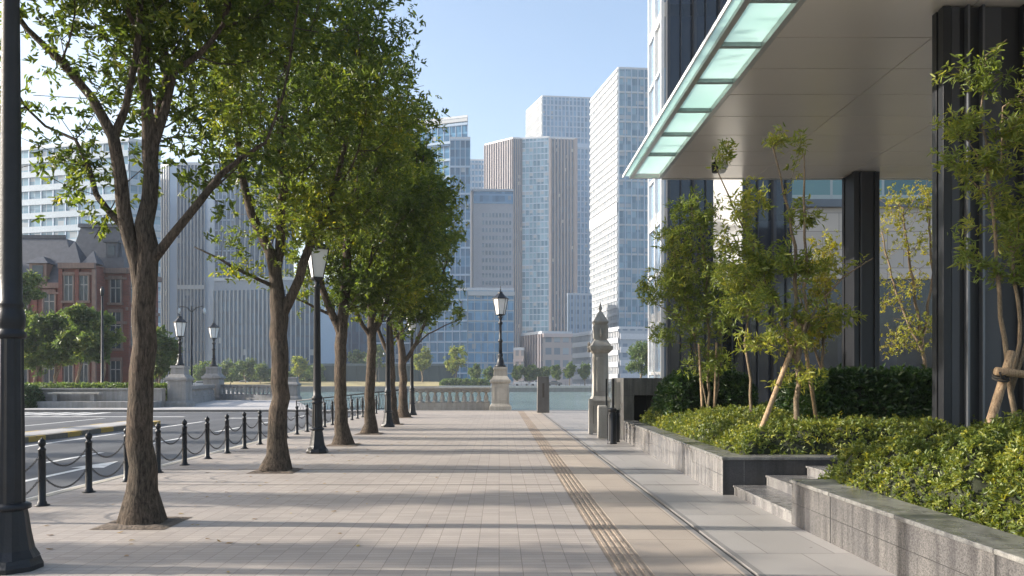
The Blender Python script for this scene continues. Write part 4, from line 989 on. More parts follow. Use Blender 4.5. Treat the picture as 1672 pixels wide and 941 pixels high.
tower('brown_block', 'low brown stone block with flat roof at the centre waterfront', [(852, 300), (886, 285), (934, 287)], 546, 287, cat='building', core=PINKST, edges=[
    dict(mat=facade_mat('brown_facade', 2.2, 4.2, (.12, .13, .15), (.22, .22, .22), (.40, .32, .28), .5, .4, (.42, .33, .29), rough=.5), fin=(2.2, .8, .5), fmat=BROWNF),
    dict(mat=facade_mat('brown_facade_front', 3.2, 4.4, (.10, .13, .16), (.18, .2, .23), (.34, .28, .26), .45, .3, (.34, .28, .26), rough=.5), strips=[(17.0, 18.3, PINKST)])], depth=12, roofs=[(862, 872, 3, 9, 2.4), (905, 920, 3, 9, 1.6)])
tower('brown_annex', 'small reddish two-storey annex left of the brown block', [(839, 292), (856, 290)], 572, 290, cat='building', edges=[dict(mat=MATS['brown_facade'], band=(4.2, .9, .4), bmat=PINKST)], depth=10)
# the striped complex on the left
tower('finned_tower', 'tall office slab with white vertical fins behind the nearest trees', [(262, 300), (278, 297), (290, 297), (335, 297), (351, 296), (384, 296), (480, 300)], 270, 297, edges=[
    dict(mat=NAVYG, fin=(1.3, .30, .5), fmat=WHITEAL), dict(mat=PALEB, name='stone_pier'), dict(mat=NAVYG, fin=(1.35, .30, .5), fmat=WHITEAL, strips=[(35.5, 37.0, WHITEAL)]), dict(mat=PALEB, name='stone_pier'),
    dict(mat=STRIPEG, fin=(1.6, .3, .3), fmat=PALEB, band=(3.8, .5, .3), bmat=PALEB), dict(mat=NAVYG, fin=(1.7, .36, .6), fmat=WHITEAL)], depth=22)
tower('finned_podium', 'lower dark glass block with white vertical ribs behind the second tree', [(350, 262), (445, 258), (452, 258), (520, 262), (548, 266)], 458, 260, cat='building', edges=[
    dict(mat=NAVYG, fin=(1.5, .30, .55), fmat=WHITEAL, z1=31), dict(mat=PALEB, name='stone_pier', z1=31), dict(mat=NAVYG, fin=(1.5, .30, .55), fmat=WHITEAL, z1=31), dict(mat=PALEB, name='stone_pier', z1=31)], depth=20)
tower('ribbon_office', 'pale office building with horizontal window rows above the brick roof', [(30, 255), (212, 245), (262, 250)], 236, 248, edges=[
    dict(mat=SKYG, band=(4.4, 1.9, .45), bmat=plain('offwhite_spandrel', (.25, .32, .39), .5), fin=(4.4, .35, .3), fmat=PALEB), dict(mat=SKYG, band=(4.4, 1.9, .45), bmat=plain('offwhite_spandrel', (.25, .32, .39), .5))], depth=25)
tower('pale_slab', 'pale blue slab cut by the left edge behind the near lamp post', [(-60, 300), (14, 296)], 190, 296, edges=[dict(mat=BLUEG2, fin=(2.2, .3, .3), fmat=PALEB, band=(4, .8, .3), bmat=PALEB)], depth=25)
t = thing('viaduct', 'long dark low structure across the far bank behind the dry grass', 'bridge', (-34, 246, 0))
MB().box(-64, -13.5, 244, 252, 0, 6.0).build('body', plain('viaduct_dark', (.035, .055, .065), .7, 0, .3, .1), t, world=True)
MB().box(-64.5, -13.2, 243.5, 252.5, 6.0, 6.7).build('deck_edge', plain('viaduct_edge', (.09, .12, .14), .7), t, world=True)
for k in range(16): MB().box(-63+k*3.15, -62.6+k*3.15, 243.6, 243.98, 0, 6).build('pilaster', MATS['viaduct_dark'], t, world=True)

# ================================================================== BRICK BUILDING
def brickmat():
    m, nt, b = nodes('red_brick'); v = objco(nt); s_ = nt.nodes.new('ShaderNodeSeparateXYZ'); L(nt, v, s_.inputs[0])
    cb = nt.nodes.new('ShaderNodeCombineXYZ'); L(nt, math_(nt, 'ADD', s_.outputs[0], s_.outputs[1]), cb.inputs[0]); L(nt, s_.outputs[2], cb.inputs[1])
    br = nt.nodes.new('ShaderNodeTexBrick'); br.inputs['Scale'].default_value = 1; br.inputs['Brick Width'].default_value = .5; br.inputs['Row Height'].default_value = .16; br.inputs['Mortar Size'].default_value = .015
    br.inputs['Color1'].default_value = (.20, .062, .045, 1); br.inputs['Color2'].default_value = (.14, .045, .035, 1); br.inputs['Mortar'].default_value = (.13, .08, .07, 1); L(nt, cb.outputs[0], br.inputs['Vector'])
    n_ = N(nt, 'ShaderNodeTexNoise', Scale=.5, Detail=5.0); L(nt, v, n_.inputs['Vector'])
    L(nt, mixc(nt, .6, br.outputs[0], ramp(nt, n_.outputs[0], [(.3, (.7, .68, .66)), (.7, (1.2, 1.15, 1.1))]), 'MULTIPLY'), b.inputs['Base Color']); b.inputs['Roughness'].default_value = .85; return m
BRICK = brickmat(); TRIM = stone('pale_stone_trim', (.20, .14, .12), .8, .1); SLATE = plain('slate_roof', (.055, .062, .08), .6, 0, .25, 3, .3, 8)
DWIN = plain('dark_window_glass', (.03, .045, .06), .12, 0, .3, 2); WFR = plain('white_window_frame', (.26, .26, .25), .6)
t = thing('brick_building', 'red brick building with slate mansard roofs, stone trim and corner tower', 'building', (-42, 75, 0))
def brick_window(origin, u, n, a, z, w, h):
    f = MB(); f.obox(origin, u, n, a-w/2-.14, a+w/2+.14, .0, .16, z+h, z+h+.34); f.obox(origin, u, n, a-w/2-.14, a-w/2, .0, .12, z, z+h); f.obox(origin, u, n, a+w/2, a+w/2+.14, .0, .12, z, z+h)
    fo = f.build('window', TRIM, t, world=True)
    MB().obox(origin, u, n, a-w/2, a+w/2, .0, .03, z, z+h).build('pane', DWIN, fo, world=True)
    g = MB(); g.obox(origin, u, n, a-.05, a+.05, .03, .07, z, z+h); g.obox(origin, u, n, a-w/2, a+w/2, .03, .065, z+h*.62, z+h*.62+.09)
    g.obox(origin, u, n, a-w/2, a-w/2+.07, .03, .07, z, z+h); g.obox(origin, u, n, a+w/2-.07, a+w/2, .03, .07, z, z+h); g.build('frame', WFR, fo, world=True)
    MB().obox(origin, u, n, a-w/2-.22, a+w/2+.22, .0, .24, z-.2, z).build('sill', TRIM, fo, world=True)
X = Vector((1, 0)); NF = Vector((0, -1)); NR = Vector((1, 0)); UY = Vector((0, 1))
MB().box(-62, -40.4, 75, 90, 0, 10.6).build('wing_wall', BRICK, t, world=True)
MB().box(-40.4, -37.2, 73.2, 83, 0, 12.2).build('tower_wall', BRICK, t, world=True)
MB().box(-37.2, -35.2, 75.2, 82.2, 0, 12.0).build('side_bay_wall', BRICK, t, world=True)
for (x0, x1, y, z) in ((-62, -40.4, 75, 10.6), (-40.4, -37.2, 73.2, 12.2), (-37.2, -35.2, 75.2, 12.0)):
    MB().box(x0-.0, x1+.15, y-.35, y+.0, z-.35, z+.15).build('cornice', TRIM, t, world=True); MB().box(x0, x1+.1, y-.2, y, z-.9, z-.72).build('string_course', TRIM, t, world=True)
    MB().box(x0, x1+.1, y-.15, y, 6.9, 7.15).build('string_course', TRIM, t, world=True); MB().box(x0, x1+.1, y-.22, y, 0, 1.1).build('base_course', TRIM, t, world=True)
for x in (-40.4, -38.9, -37.35): MB().box(x, x+.35, 72.98, 73.2, 1.1, 11.8).build('pilaster', TRIM if x > -38 else BRICK, t, world=True)
for k in range(8):
    a = -60.2+2.55*k
    for z, h_ in ((7.6, 2.2), (4.2, 2.2), (1.3, 2.2)): brick_window((0, 75), X, NF, a, z, 1.05, h_)
    MB().box(a+1.12, a+1.42, 74.86, 75, 1.1, 10.2).build('pilaster', BRICK, t, world=True)
for a in (-39.55, -38.15):
    for z, h_ in ((8.9, 2.3), (5.2, 2.8), (1.4, 2.6)): brick_window((0, 73.2), X, NF, a, z, .8, h_)
brick_window((0, 75.2), X, NF, -36.2, 8.9, 1.0, 2.2); brick_window((0, 75.2), X, NF, -36.2, 4.6, 1.1, 3.4); brick_window((0, 75.2), X, NF, -36.2, 1.2, 1.0, 2.2)
for k in range(3):
    for z, h_ in ((9.0, 2.2), (4.9, 2.9), (1.3, 2.4)): brick_window((-35.2, 0), UY, NR, 76.3+2.2*k, z, .95, h_)
    MB().box(-35.2, -34.95, 75.3+2.2*k-.15, 75.3+2.2*k+.25, 1.1, 11.7).build('pilaster', BRICK, t, world=True)
m = MB(); m.box(-35.2, -34.8, 75, 82.2, 11.7, 12.2); m.build('cornice', TRIM, t, world=True); MB().box(-35.2, -35.0, 75, 82.2, 8.2, 8.5).build('string_course', TRIM, t, world=True)
def mans(x0, x1, y0, y1, z0, z1, i): 
    m = MB(); m.add([(x0, y0, z0), (x1, y0, z0), (x1, y1, z0), (x0, y1, z0), (x0+i*.2, y0+i, z1), (x1-i, y0+i, z1), (x1-i, y1-i, z1), (x0+i*.2, y1-i, z1)], [(0, 1, 5, 4), (1, 2, 6, 5), (2, 3, 7, 6), (3, 0, 4, 7), (4, 5, 6, 7)]); return m
r_ = mans(-62, -39.6, 75, 90, 10.75, 15.4, 2.6).build('roof', SLATE, t, world=True)
MB().box(-62, -42.3, 77.55, 77.75, 15.4, 15.75).build('ridge', SLATE, r_, world=True)
r2 = MB(); r2.frustum(-38.4, 78.6, 12.2, 13.3, 5.6, 6.0, 5.3, 5.7).frustum(-38.4, 78.6, 13.3, 16.3, 5.0, 5.4, 3.7, 4.0).frustum(-38.4, 78.6, 16.3, 16.65, 4.1, 4.4, 4.0, 4.3)
r2 = r2.build('tower_roof', SLATE, t, world=True); MB().tube([(-38.5, 77.6, 16.6), (-38.5, 77.6, 17.5)], .09, 6).build('finial', IRON, r2, world=True)
m = MB(); m.box(-37.4, -36.3, 75.7, 77.6, 13.3, 14.7); m.prism([(-37.6, 75.5), (-36.1, 75.5), (-36.1, 77.6), (-37.6, 77.6)], 14.7, 14.95); d_ = m.build('dormer', SLATE, t, world=True); MB().box(-37.15, -36.55, 75.66, 75.7, 13.5, 14.4).build('pane', DWIN, d_, world=True)
MB().frustum(-39.6, 74.3, 12.35, 14.5, 2.3, 2.4, .08, .08).build('turret_roof', SLATE, t, world=True)
MB().frustum(-37.7, 74.0, 12.35, 13.6, 1.4, 1.6, .08, .08).build('turret_roof', SLATE, t, world=True)
for x in (-47.4, -43.4, -52, -57):
    m = MB(); m.box(x-.8, x+.8, 74.9, 77.2, 10.8, 12.6); d_ = m.build('dormer', TRIM, t, world=True); MB().box(x-.5, x+.5, 74.86, 74.9, 11.1, 12.4).build('pane', DWIN, d_, world=True)
    m = MB(); m.frustum(x, 76, 12.6, 13.3, 2.1, 2.6, .5, 1.2); m.build('roof', SLATE, d_, world=True)

# ================================================================== TREES
def im(px, py, Y): return (WX(px, Y), Y, WZ(py, Y))
def poly_(Y, pts, dy=None):
    out = []
    for i, (px, py, r) in enumerate(pts):
        yy = Y+(dy[i] if dy else 0); x, y, z = im(px, py, Y); out.append((x, yy, max(z, 0), r))
    return out
G1 = 'street trees along the promenade'
Y = 8.9
tr1 = [poly_(Y, [(233, 855, .235), (232, 800, .215), (230, 650, .195), (233, 520, .185), (238, 440, .18), (243, 330, .13), (242, 200, .10), (238, 80, .085), (232, -60, .07), (240, -260, .05), (236, -480, .03)]),
       poly_(Y, [(226, 470, .12), (212, 380, .10), (208, 300, .088), (203, 236, .078), (178, 180, .06), (140, 130, .05), (95, 85, .035), (50, 20, .025)], [0, -.05, -.15, -.25, -.35, -.5, -.6, -.7]),
       poly_(Y, [(203, 240, .06), (222, 190, .05), (240, 120, .045), (252, 30, .04), (262, -120, .03)], [-.2, -.25, -.3, -.35, -.5]),
       poly_(Y, [(256, 425, .075), (285, 385, .062), (330, 335, .054), (365, 290, .045), (400, 258, .035), (435, 232, .022)], [0, -.05, -.1, -.1, -.05, 0]),
       poly_(Y, [(208, 385, .055), (175, 345, .045), (150, 315, .040), (130, 265, .032), (100, 215, .024), (45, 190, .014)], [0, .05, .1, .2, .3, .35]),
       poly_(Y, [(246, 290, .075), (262, 180, .062), (275, 110, .05), (310, 80, .042), (350, 20, .03), (380, -80, .02)], [0, .1, .15, .2, .3, .4]),
       poly_(Y, [(240, 240, .06), (238, 120, .055), (215, 30, .05), (190, -120, .03)], [.05, .5, .9, 1.3])]
tr1 = [[(p_[0], p_[1], p_[2], p_[3]*.80) for p_ in q_] for q_ in tr1]
rg = np.random.default_rng(5)
bl = clumpy((-3.9, 8.9, 7.1), (2.6, 2.4, 2.5), 60, rg, (.5, .85))+[(-5.0, 9.2, 3.95, .6, .7, .35), (-5.3, 8.6, 4.4, .55, .6, .5), (-4.55, 8.9, 3.45, .28, .3, .28), (-3.1, 9.2, 4.3, .75, .7, .45), (-2.7, 8.9, 4.55, .5, .6, .5), (-5.75, 8.8, 4.9, .5, .7, .5), (-4.2, 9.6, 4.6, .8, .5, .5), (-3.4, 9.5, 3.95, .5, .4, .3), (-2.4, 9.1, 4.15, .35, .4, .2)]
tree('street_tree', 'nearest and largest street tree, forked trunk behind the ball-topped bollards', 'tree', (tr1[0][0][0], 8.9, 0), tr1, bl, 1500, 7000, 9, .092, .032, LEAF, BARK, G1, 1, tip=.0042, bf=.3)
Y = 14.0
tr2 = [poly_(Y, [(450, 770, .21), (453, 720, .19), (458, 600, .175), (457, 520, .18), (452, 470, .14), (440, 410, .105), (410, 350, .09), (395, 280, .075), (385, 160, .06), (400, 20, .045), (420, -140, .03)]),
       poly_(Y, [(462, 525, .10), (478, 480, .085), (492, 430, .08), (515, 370, .065), (540, 300, .055), (560, 200, .045), (575, 60, .03)], [0, 0, .1, .2, .3, .4, .5]),
       poly_(Y, [(455, 460, .09), (456, 380, .08), (455, 280, .07), (460, 120, .05), (470, -60, .04)], [0, .1, .2, .3, .4]),
       poly_(Y, [(440, 465, .035), (410, 450, .03), (370, 428, .022), (328, 408, .010)], [0, -.2, -.3, -.3])]
bl = clumpy((-3.4, 14, 7.1), (2.3, 2.2, 3.3), 68, rg, (.5, .85))+[(-4.3, 13.8, 3.45, .45, .4, .25), (-2.2, 14, 4.5, .5, .6, .5), (-4.2, 14, 4.2, .8, .8, .5), (-2.1, 14, 5.2, .5, .6, .6), (-3.1, 14.2, 4.3, .7, .6, .5)]
bl = [(x_, y_, max(z_, 4.5) if x_ > -4.2 else z_, a_, b_, c_) for x_, y_, z_, a_, b_, c_ in bl]
tree('street_tree', 'second street tree from the camera, with a thin bare side branch', 'tree', (tr2[0][0][0], Y, 0), tr2, bl, 1300, 6200, 8, .100, .036, LEAF, BARK, G1, 2, tip=.0045, bf=.3)
Y = 19.6
tr3 = [poly_(Y, [(560, 727, .205), (557, 690, .185), (556, 600, .17), (558, 530, .165), (566, 440, .13), (572, 340, .11), (585, 240, .09), (590, 100, .06), (600, 0, .04)]),
       poly_(Y, [(552, 540, .11), (538, 500, .09), (522, 450, .075), (500, 380, .06), (480, 290, .045)], [0, -.1, -.2, -.2, -.3]),
       poly_(Y, [(575, 350, .07), (610, 290, .06), (640, 230, .045), (665, 150, .03)], [0, .1, .2, .3]),
       poly_(Y, [(548, 520, .04), (520, 505, .035), (490, 490, .02), (470, 482, .010)], [0, -.1, -.2, -.2])]
bl = clumpy((-3.4, 19.6, 6.6), (2.2, 2.1, 3.5), 66, rg, (.42, .75))+[(-2.3, 19.6, 3.9, .6, .6, .4), (-4.3, 19.6, 3.7, .6, .6, .4), (-1.9, 19.6, 4.6, .5, .5, .5), (-3.1, 19.6, 3.7, .6, .5, .4), (-4.7, 19.6, 4.3, .6, .6, .5)]
tree('street_tree', 'third street tree, straight trunk just right of the white-lantern lamp', 'tree', (tr3[0][0][0], Y, 0), tr3, bl, 1100, 5800, 8, .115, .041, LEAF, BARK, G1, 3, tip=.005, bf=.3, segs=(12, 7, 4, 3))
Y = 23.7
tr4 = [poly_(Y, [(603, 709, .20), (604, 660, .175), (606, 600, .165), (607, 540, .155), (604, 470, .12), (600, 380, .10), (612, 280, .07), (620, 160, .04)]),
       poly_(Y, [(610, 560, .085), (628, 500, .075), (650, 430, .06), (665, 350, .045), (690, 250, .03)], [0, .1, .2, .3, .4]),
       poly_(Y, [(602, 560, .07), (588, 520, .06), (570, 470, .045), (560, 420, .03)], [0, -.2, -.3, -.3])]
bl = clumpy((-3.5, 23.7, 6.8), (2.1, 2.0, 3.5), 58, rg, (.42, .75))+[(-1.9, 23.7, 4.2, .6, .6, .5), (-4.0, 23.7, 4.0, .6, .6, .5), (-3.2, 23.7, 3.6, .7, .6, .4), (-2.5, 23.9, 4.0, .6, .6, .4)]
tree('street_tree', 'fourth street tree, dark leaning trunk left of the second white-lantern lamp', 'tree', (tr4[0][0][0], Y, 0), tr4, bl, 1000, 5400, 8, .125, .046, LEAF, BARK, G1, 4, tip=.005, bf=.3, segs=(12, 7, 4, 3))
Y = 28.7
tr5 = [poly_(Y, [(641, 693, .19), (640, 640, .16), (638, 580, .15), (634, 500, .11), (640, 400, .08), (650, 280, .05)]),
       poly_(Y, [(638, 590, .08), (618, 540, .065), (600, 480, .04), (590, 420, .025)], [0, 0, 0, 0]),
       poly_(Y, [(636, 540, .07), (660, 470, .06), (680, 400, .04), (700, 320, .03)], [0, 0, 0, 0])]
bl = clumpy((-3.75, 28.7, 6.6), (2.15, 2.1, 3.6), 60, rg, (.45, .8))+[(-2.6, 28.7, 4.1, .8, .7, .5), (-3.6, 28.7, 3.5, .8, .7, .4), (-1.9, 28.7, 4.9, .6, .6, .5)]
tree('street_tree', 'fifth street tree, slim trunk beside the second white-lantern lamp', 'tree', (tr5[0][0][0], Y, 0), tr5, bl, 900, 5000, 8, .14, .052, LEAF, BARK, G1, 5, tip=.0055, bf=.3, segs=(10, 6, 4, 3))
Y = 34.0
tr6 = [poly_(Y, [(659, 683, .24), (658, 640, .20), (657, 590, .20), (655, 540, .15), (650, 460, .11), (655, 380, .08), (662, 280, .05)]),
       poly_(Y, [(662, 600, .10), (680, 560, .08), (700, 510, .06), (722, 455, .045), (735, 400, .03)], [0, 0, 0, 0, 0]),
       poly_(Y, [(654, 575, .09), (642, 530, .08), (628, 480, .06), (615, 420, .04)], [0, 0, 0, 0]),
       poly_(Y, [(675, 570, .035), (700, 545, .03), (730, 530, .02), (752, 522, .012)], [0, 0, 0, 0])]
bl = clumpy((-4.1, 34, 8.2), (2.2, 2.2, 3.5), 50, rg, (.55, 1.0))+[(-2.4, 34, 5.7, .9, .9, .8), (-2.5, 34, 7.0, .8, .8, 1), (-3.8, 34, 5.4, .8, .8, .6), (-1.75, 34, 4.2, .28, .3, .2), (-2.2, 34, 4.7, .7, .7, .45), (-3.2, 34, 4.5, .8, .7, .5), (-4.4, 34, 4.6, .7, .7, .4)]
tree('street_tree', 'last street tree of the row, low spreading V-shaped limbs next to the balustrade', 'tree', (tr6[0][0][0], Y, 0), tr6, bl, 900, 5300, 8, .145, .055, LEAF, BARK, G1, 6, tip=.006, bf=.25, segs=(10, 6, 4, 3))
# unseen row added across the road to throw shade in from the left
for src_, (x_, y_), rz_a, l_ in ((3, (-30.5, 10.4), 2.0, 'unseen street tree added across the road for its shade, middle one'), (2, (-31, 16.2), 4.0, 'unseen street tree added across the road for its shade, farthest one'), (4, (-30.8, 5.2), 1.0, 'unseen street tree added across the road for its shade, nearest one')):
    o_ = copy_tree([q for q in bpy.data.objects if q.get('group') == G1 and q.name.startswith('street_tree')][src_]); o_.location = (x_, y_, 0); o_.rotation_euler = (0, 0, rz_a); o_['label'] = l_
# tree pits
PITS = plain('tree_pit_soil', (.13, .10, .075), .95, 0, .4, 12, .9, 30)
for i, (x, y) in enumerate(((-3.98, 8.9), (-3.93, 14), (-3.84, 19.6), (-3.86, 23.7), (-3.84, 28.7), (-4.08, 34))):
    m = MB(); s_ = .40
    g_ = 10; vs = []; fs = []
    for a in range(g_+1):
        for b_ in range(g_+1):
            e_ = 0 if a in (0, g_) or b_ in (0, g_) else .012+.018*random.random(); vs.append((x-s_+2*s_*a/g_, y-s_+2*s_*b_/g_, .0035+e_))
    for a in range(g_):
        for b_ in range(g_): fs.append((a*(g_+1)+b_, (a+1)*(g_+1)+b_, (a+1)*(g_+1)+b_+1, a*(g_+1)+b_+1))
    m.add(vs, fs, True); struct('tree_pit', m, PITS)

# slim columnar trees added out of frame, shaped to lay shade bands over the paving
for i_, (y_, r_c, h_c) in enumerate(((8.1, .30, 8.6), (11.5, .62, 9.2), (15.3, .34, 8.8), (18.6, .45, 8.8), (22.6, .5, 9.0), (26.5, .55, 9.0), (5.3, .4, 8.5))):
    rg2 = np.random.default_rng(140+i_); x_ = -19.5+.3*math.sin(i_*2.2)
    bl_ = [(x_+rg2.normal()*.06, y_+rg2.normal()*.12, z_, r_c, r_c, .55) for z_ in np.arange(2.2, h_c-.4, .55)]
    tree('columnar_shade_tree', 'unseen slim columnar tree added to cast a shade band, %s from the camera' % ordinal([1, 2, 3, 4, 5, 6, 0][i_]), 'tree', (x_, y_, -.12), [[(x_, y_, -.12, .12), (x_, y_, 2.0, .10), (x_, y_, h_c*.9, .03)]], bl_, 260, 2800, 7, .12, .05, LEAF, BARK, 'unseen columnar trees added for shade', 150+i_, tip=.004, segs=(7, 5, 3, 3))
# fallen leaves on the paving
lr = np.random.default_rng(77); nl = 150
cx_ = lr.choice([-3.98, -3.93, -3.84], nl); cy_ = np.where(cx_ == -3.98, 8.9, np.where(cx_ == -3.93, 14, 19.6))
pl_ = np.stack([cx_+lr.normal(0, 1.0, nl)+np.abs(lr.normal(0, .8, nl)), cy_+lr.normal(0, 1.9, nl), np.full(nl, .008)], 1); pl_ = pl_[pl_[:, 0] > -6.1]
ax_ = norm(np.array([0, 0, 1.])+lr.normal(size=pl_.shape)*.2)
V_, F_, r_n = leaves(pl_, ax_, 1, .075, .032, lr, (1.45, 1.6), 0, .02); V_[:, 2] = np.abs(V_[:, 2]-.008)*.5+.005
o_ = npmesh('fallen_leaves', V_, F_, leafmat('fallen_leaf', [(0, (.16, .10, .04)), (.6, (.26, .17, .05)), (1, (.34, .27, .06))], .2), None, rnd=r_n); o_['kind'] = 'stuff'
# young trees in the planters
def stem(Y, pts, dy=0): return [(WX(px, Y), Y+dy*k/len(pts), WZ(py, Y), r) for k, (px, py, r) in enumerate(pts)]
Y = 18
def e(px, py, rx, rz, Y, ry=None, dy=0): return (WX(px, Y), Y+dy, WZ(py, Y), rx*Y/F, (ry or rx)*Y/F, rz*Y/F)
tr = [stem(Y, [(1160, 668, .035), (1158, 600, .03), (1155, 500, .026), (1150, 420, .018), (1140, 350, .01)]), stem(Y, [(1152, 668, .0), (1140, 590, .022), (1125, 510, .018), (1100, 440, .01)]), stem(Y, [(1170, 668, .0), (1178, 590, .02), (1180, 480, .015), (1185, 400, .01)])]
for k_ in (1, 2): tr[k_] = [(tr[0][0][0], Y, .5, .02)]+[(p[0], p[1], p[2], p[3]) for p in tr[k_][1:]]
tr[0][0] = (tr[0][0][0], Y, .4, .04)
bl = [e(1140, 350, 45, 35, Y), e(1100, 390, 45, 30, Y), e(1160, 430, 45, 40, Y), e(1090, 470, 50, 30, Y), e(1150, 520, 50, 35, Y), e(1100, 540, 45, 30, Y), e(1075, 450, 25, 20, Y), e(1180, 490, 30, 45, Y), e(1130, 460, 50, 60, Y), e(1150, 590, 40, 25, Y)]
tree('young_tree', 'leftmost young tree of the planters, yellow-green with several thin stems', 'tree', (tr[0][0][0], Y, .4), tr, bl, 400, 1250, 8, .12, .028, LEAFMAPLE, BARKS, 'young trees in the planters', 21, tip=.0035, flare=False, droop=.15, twig=.02, loose=.1)
Y = 12.6
tr = [stem(Y, [(1300, 745, .048), (1301, 680, .045), (1303, 600, .042), (1298, 520, .034), (1300, 430, .028), (1290, 350, .022), (1275, 290, .016), (1262, 240, .012)]),
      stem(Y, [(1302, 610, .03), (1290, 560, .03), (1275, 500, .024), (1250, 430, .02), (1225, 370, .016), (1200, 310, .012), (1180, 260, .008)], .5),
      stem(Y, [(1302, 600, .03), (1312, 530, .028), (1310, 420, .022), (1303, 330, .018), (1300, 260, .010)], -.4),
      stem(Y, [(1305, 560, .02), (1330, 500, .018), (1370, 455, .014), (1415, 425, .008)], -.3)]
tr[0][0] = (tr[0][0][0], Y, .4, .05)
bl = [e(1262, 225, 28, 18, Y), e(1300, 225, 30, 16, Y), e(1200, 245, 30, 18, Y), e(1172, 262, 12, 10, Y), e(1215, 330, 45, 30, Y), e(1200, 390, 35, 30, Y), e(1290, 290, 20, 20, Y), e(1320, 350, 30, 25, Y), e(1270, 420, 55, 30, Y), e(1215, 440, 40, 30, Y), e(1330, 440, 45, 25, Y), e(1400, 425, 18, 8, Y), e(1240, 500, 55, 30, Y), e(1340, 510, 50, 25, Y), e(1280, 560, 50, 22, Y), e(1225, 560, 25, 20, Y), e(1380, 515, 25, 12, Y), e(1300, 620, 50, 12, Y)]
tree('young_tree', 'slender multi-stem young tree in the centre of the far planter, propped by poles', 'tree', (tr[0][0][0], Y, .4), tr, bl, 380, 820, 7, .115, .028, LEAFMAPLE, BARKS, 'young trees in the planters', 22, tip=.003, flare=False, droop=.2, twig=.012, loose=.05)
Y = 15.5
tr = [stem(Y, [(1228, 690, .03), (1226, 620, .028), (1216, 560, .024), (1222, 520, .018), (1215, 460, .012)])]
tr[0][0] = (tr[0][0][0], Y, .4, .04)
tree('young_tree', 'thin bent young tree with few leaves in front of the dark tower', 'tree', (tr[0][0][0], Y, .4), tr, [e(1200, 450, 30, 22, Y), e(1235, 470, 25, 25, Y), e(1190, 500, 25, 15, Y)], 90, 240, 7, .115, .03, LEAFMAPLE, BARKS, 'young trees in the planters', 23, tip=.003, flare=False)
Y = 9.6
tr = [stem(Y, [(1668, 760, .035), (1660, 690, .033), (1645, 590, .03), (1632, 480, .024), (1625, 380, .02), (1612, 280, .016), (1600, 190, .011), (1610, 90, .007)]),
      stem(Y, [(1655, 660, .025), (1672, 560, .024), (1668, 420, .02), (1660, 300, .016), (1665, 160, .010)], .4),
      stem(Y, [(1650, 640, .025), (1700, 520, .024), (1730, 380, .02), (1740, 200, .010)], .4)]
tr[0][0] = (tr[0][0][0], Y, .4, .04)
bl = [e(1640, 70, 16, 16, Y), e(1610, 130, 40, 30, Y), e(1560, 115, 25, 15, Y), e(1640, 200, 35, 35, Y), e(1570, 200, 40, 25, Y), e(1550, 260, 30, 15, Y), e(1610, 290, 50, 40, Y), e(1650, 360, 30, 50, Y), e(1590, 370, 30, 25, Y), e(1580, 420, 25, 20, Y), e(1620, 440, 25, 25, Y), e(1720, 200, 60, 150, Y), e(1690, 400, 50, 80, Y)]
tree('young_tree', 'feathery young tree at the right edge in front of the big dark column', 'tree', (tr[0][0][0], Y, .4), tr, bl, 420, 900, 8, .105, .022, LEAFMAPLE, BARKS, 'young trees in the planters', 24, tip=.003, flare=False, droop=.15, twig=.012, loose=.05)
Y = 25.5
tr = [stem(Y, [(1512, 640, .07), (1510, 590, .06), (1500, 520, .05), (1485, 430, .04), (1475, 340, .025)]), stem(Y, [(1510, 580, .05), (1480, 520, .04), (1455, 450, .03), (1440, 380, .02)]), stem(Y, [(1505, 560, .05), (1522, 460, .04), (1518, 360, .03)])]
tr[0][0] = (tr[0][0][0], Y, .0, .08)
bl = [e(1480, 330, 45, 35, Y), e(1460, 380, 30, 40, Y), e(1510, 400, 30, 50, Y), e(1465, 470, 40, 40, Y), e(1490, 540, 45, 35, Y), e(1450, 570, 25, 25, Y), e(1520, 320, 30, 30, Y)]
tree('yellow_tree', 'yellow-leaved tree seen between the two dark columns', 'tree', (tr[0][0][0], Y, 0), tr, bl, 340, 700, 6, .10, .040, LEAFYEL, BARKS, 'yellow trees under the canopy', 25, tip=.005, flare=False, loose=.12, twig=.02)
Y = 23.5
tr = [stem(Y, [(1345, 640, .05), (1342, 590, .045), (1350, 500, .035), (1345, 420, .02)]), stem(Y, [(1342, 600, .04), (1320, 540, .03), (1305, 480, .02)])]
tr[0][0] = (tr[0][0][0], Y, .0, .06)
tree('yellow_tree', 'smaller yellow-leaved tree left of the narrow dark column', 'tree', (tr[0][0][0], Y, 0), tr, [e(1345, 410, 25, 25, Y), e(1330, 460, 35, 30, Y), e(1355, 520, 30, 30, Y), e(1320, 540, 30, 25, Y)], 240, 700, 6, .11, .045, LEAFYEL, BARKS, 'yellow trees under the canopy', 26, tip=.005, flare=False, loose=.12, twig=.02)
# support poles
def prop(label, pts, r, loc, grp='timber poles propping the young trees'):
    m = MB(); n_ = 6; p, q = Vector(pts[0]), Vector(pts[1]); ps = [p+(q-p)*k/n_ for k in range(n_+1)]
    m.tube(ps, [r*(1.08-.14*k/n_+.03*math.sin(k*2.3)) for k in range(n_+1)], 10); o = m.build('prop_pole', POLE, None); 
    c = p; me = o.data
    for v in me.vertices: v.co -= c
    o.location = c; return tag(o, label, 'pole', grp)
prop('long leaning timber pole crossing in front of the central young tree', (im(1225, 748, 12.2), im(1322, 495, 12.75)), .040, None)
prop('shorter dark timber pole leaning behind the central young tree', (im(1338, 720, 13.4), im(1308, 520, 12.7)), .032, None)
prop('thick timber pole leaning up to the right at the right edge', (im(1603, 735, 9.3), im(1652, 575, 9.55)), .052, None)
prop('horizontal timber rail tied to the leaning pole at the right edge', (im(1626, 606, 9.35), im(1760, 622, 9.4)), .045, None)
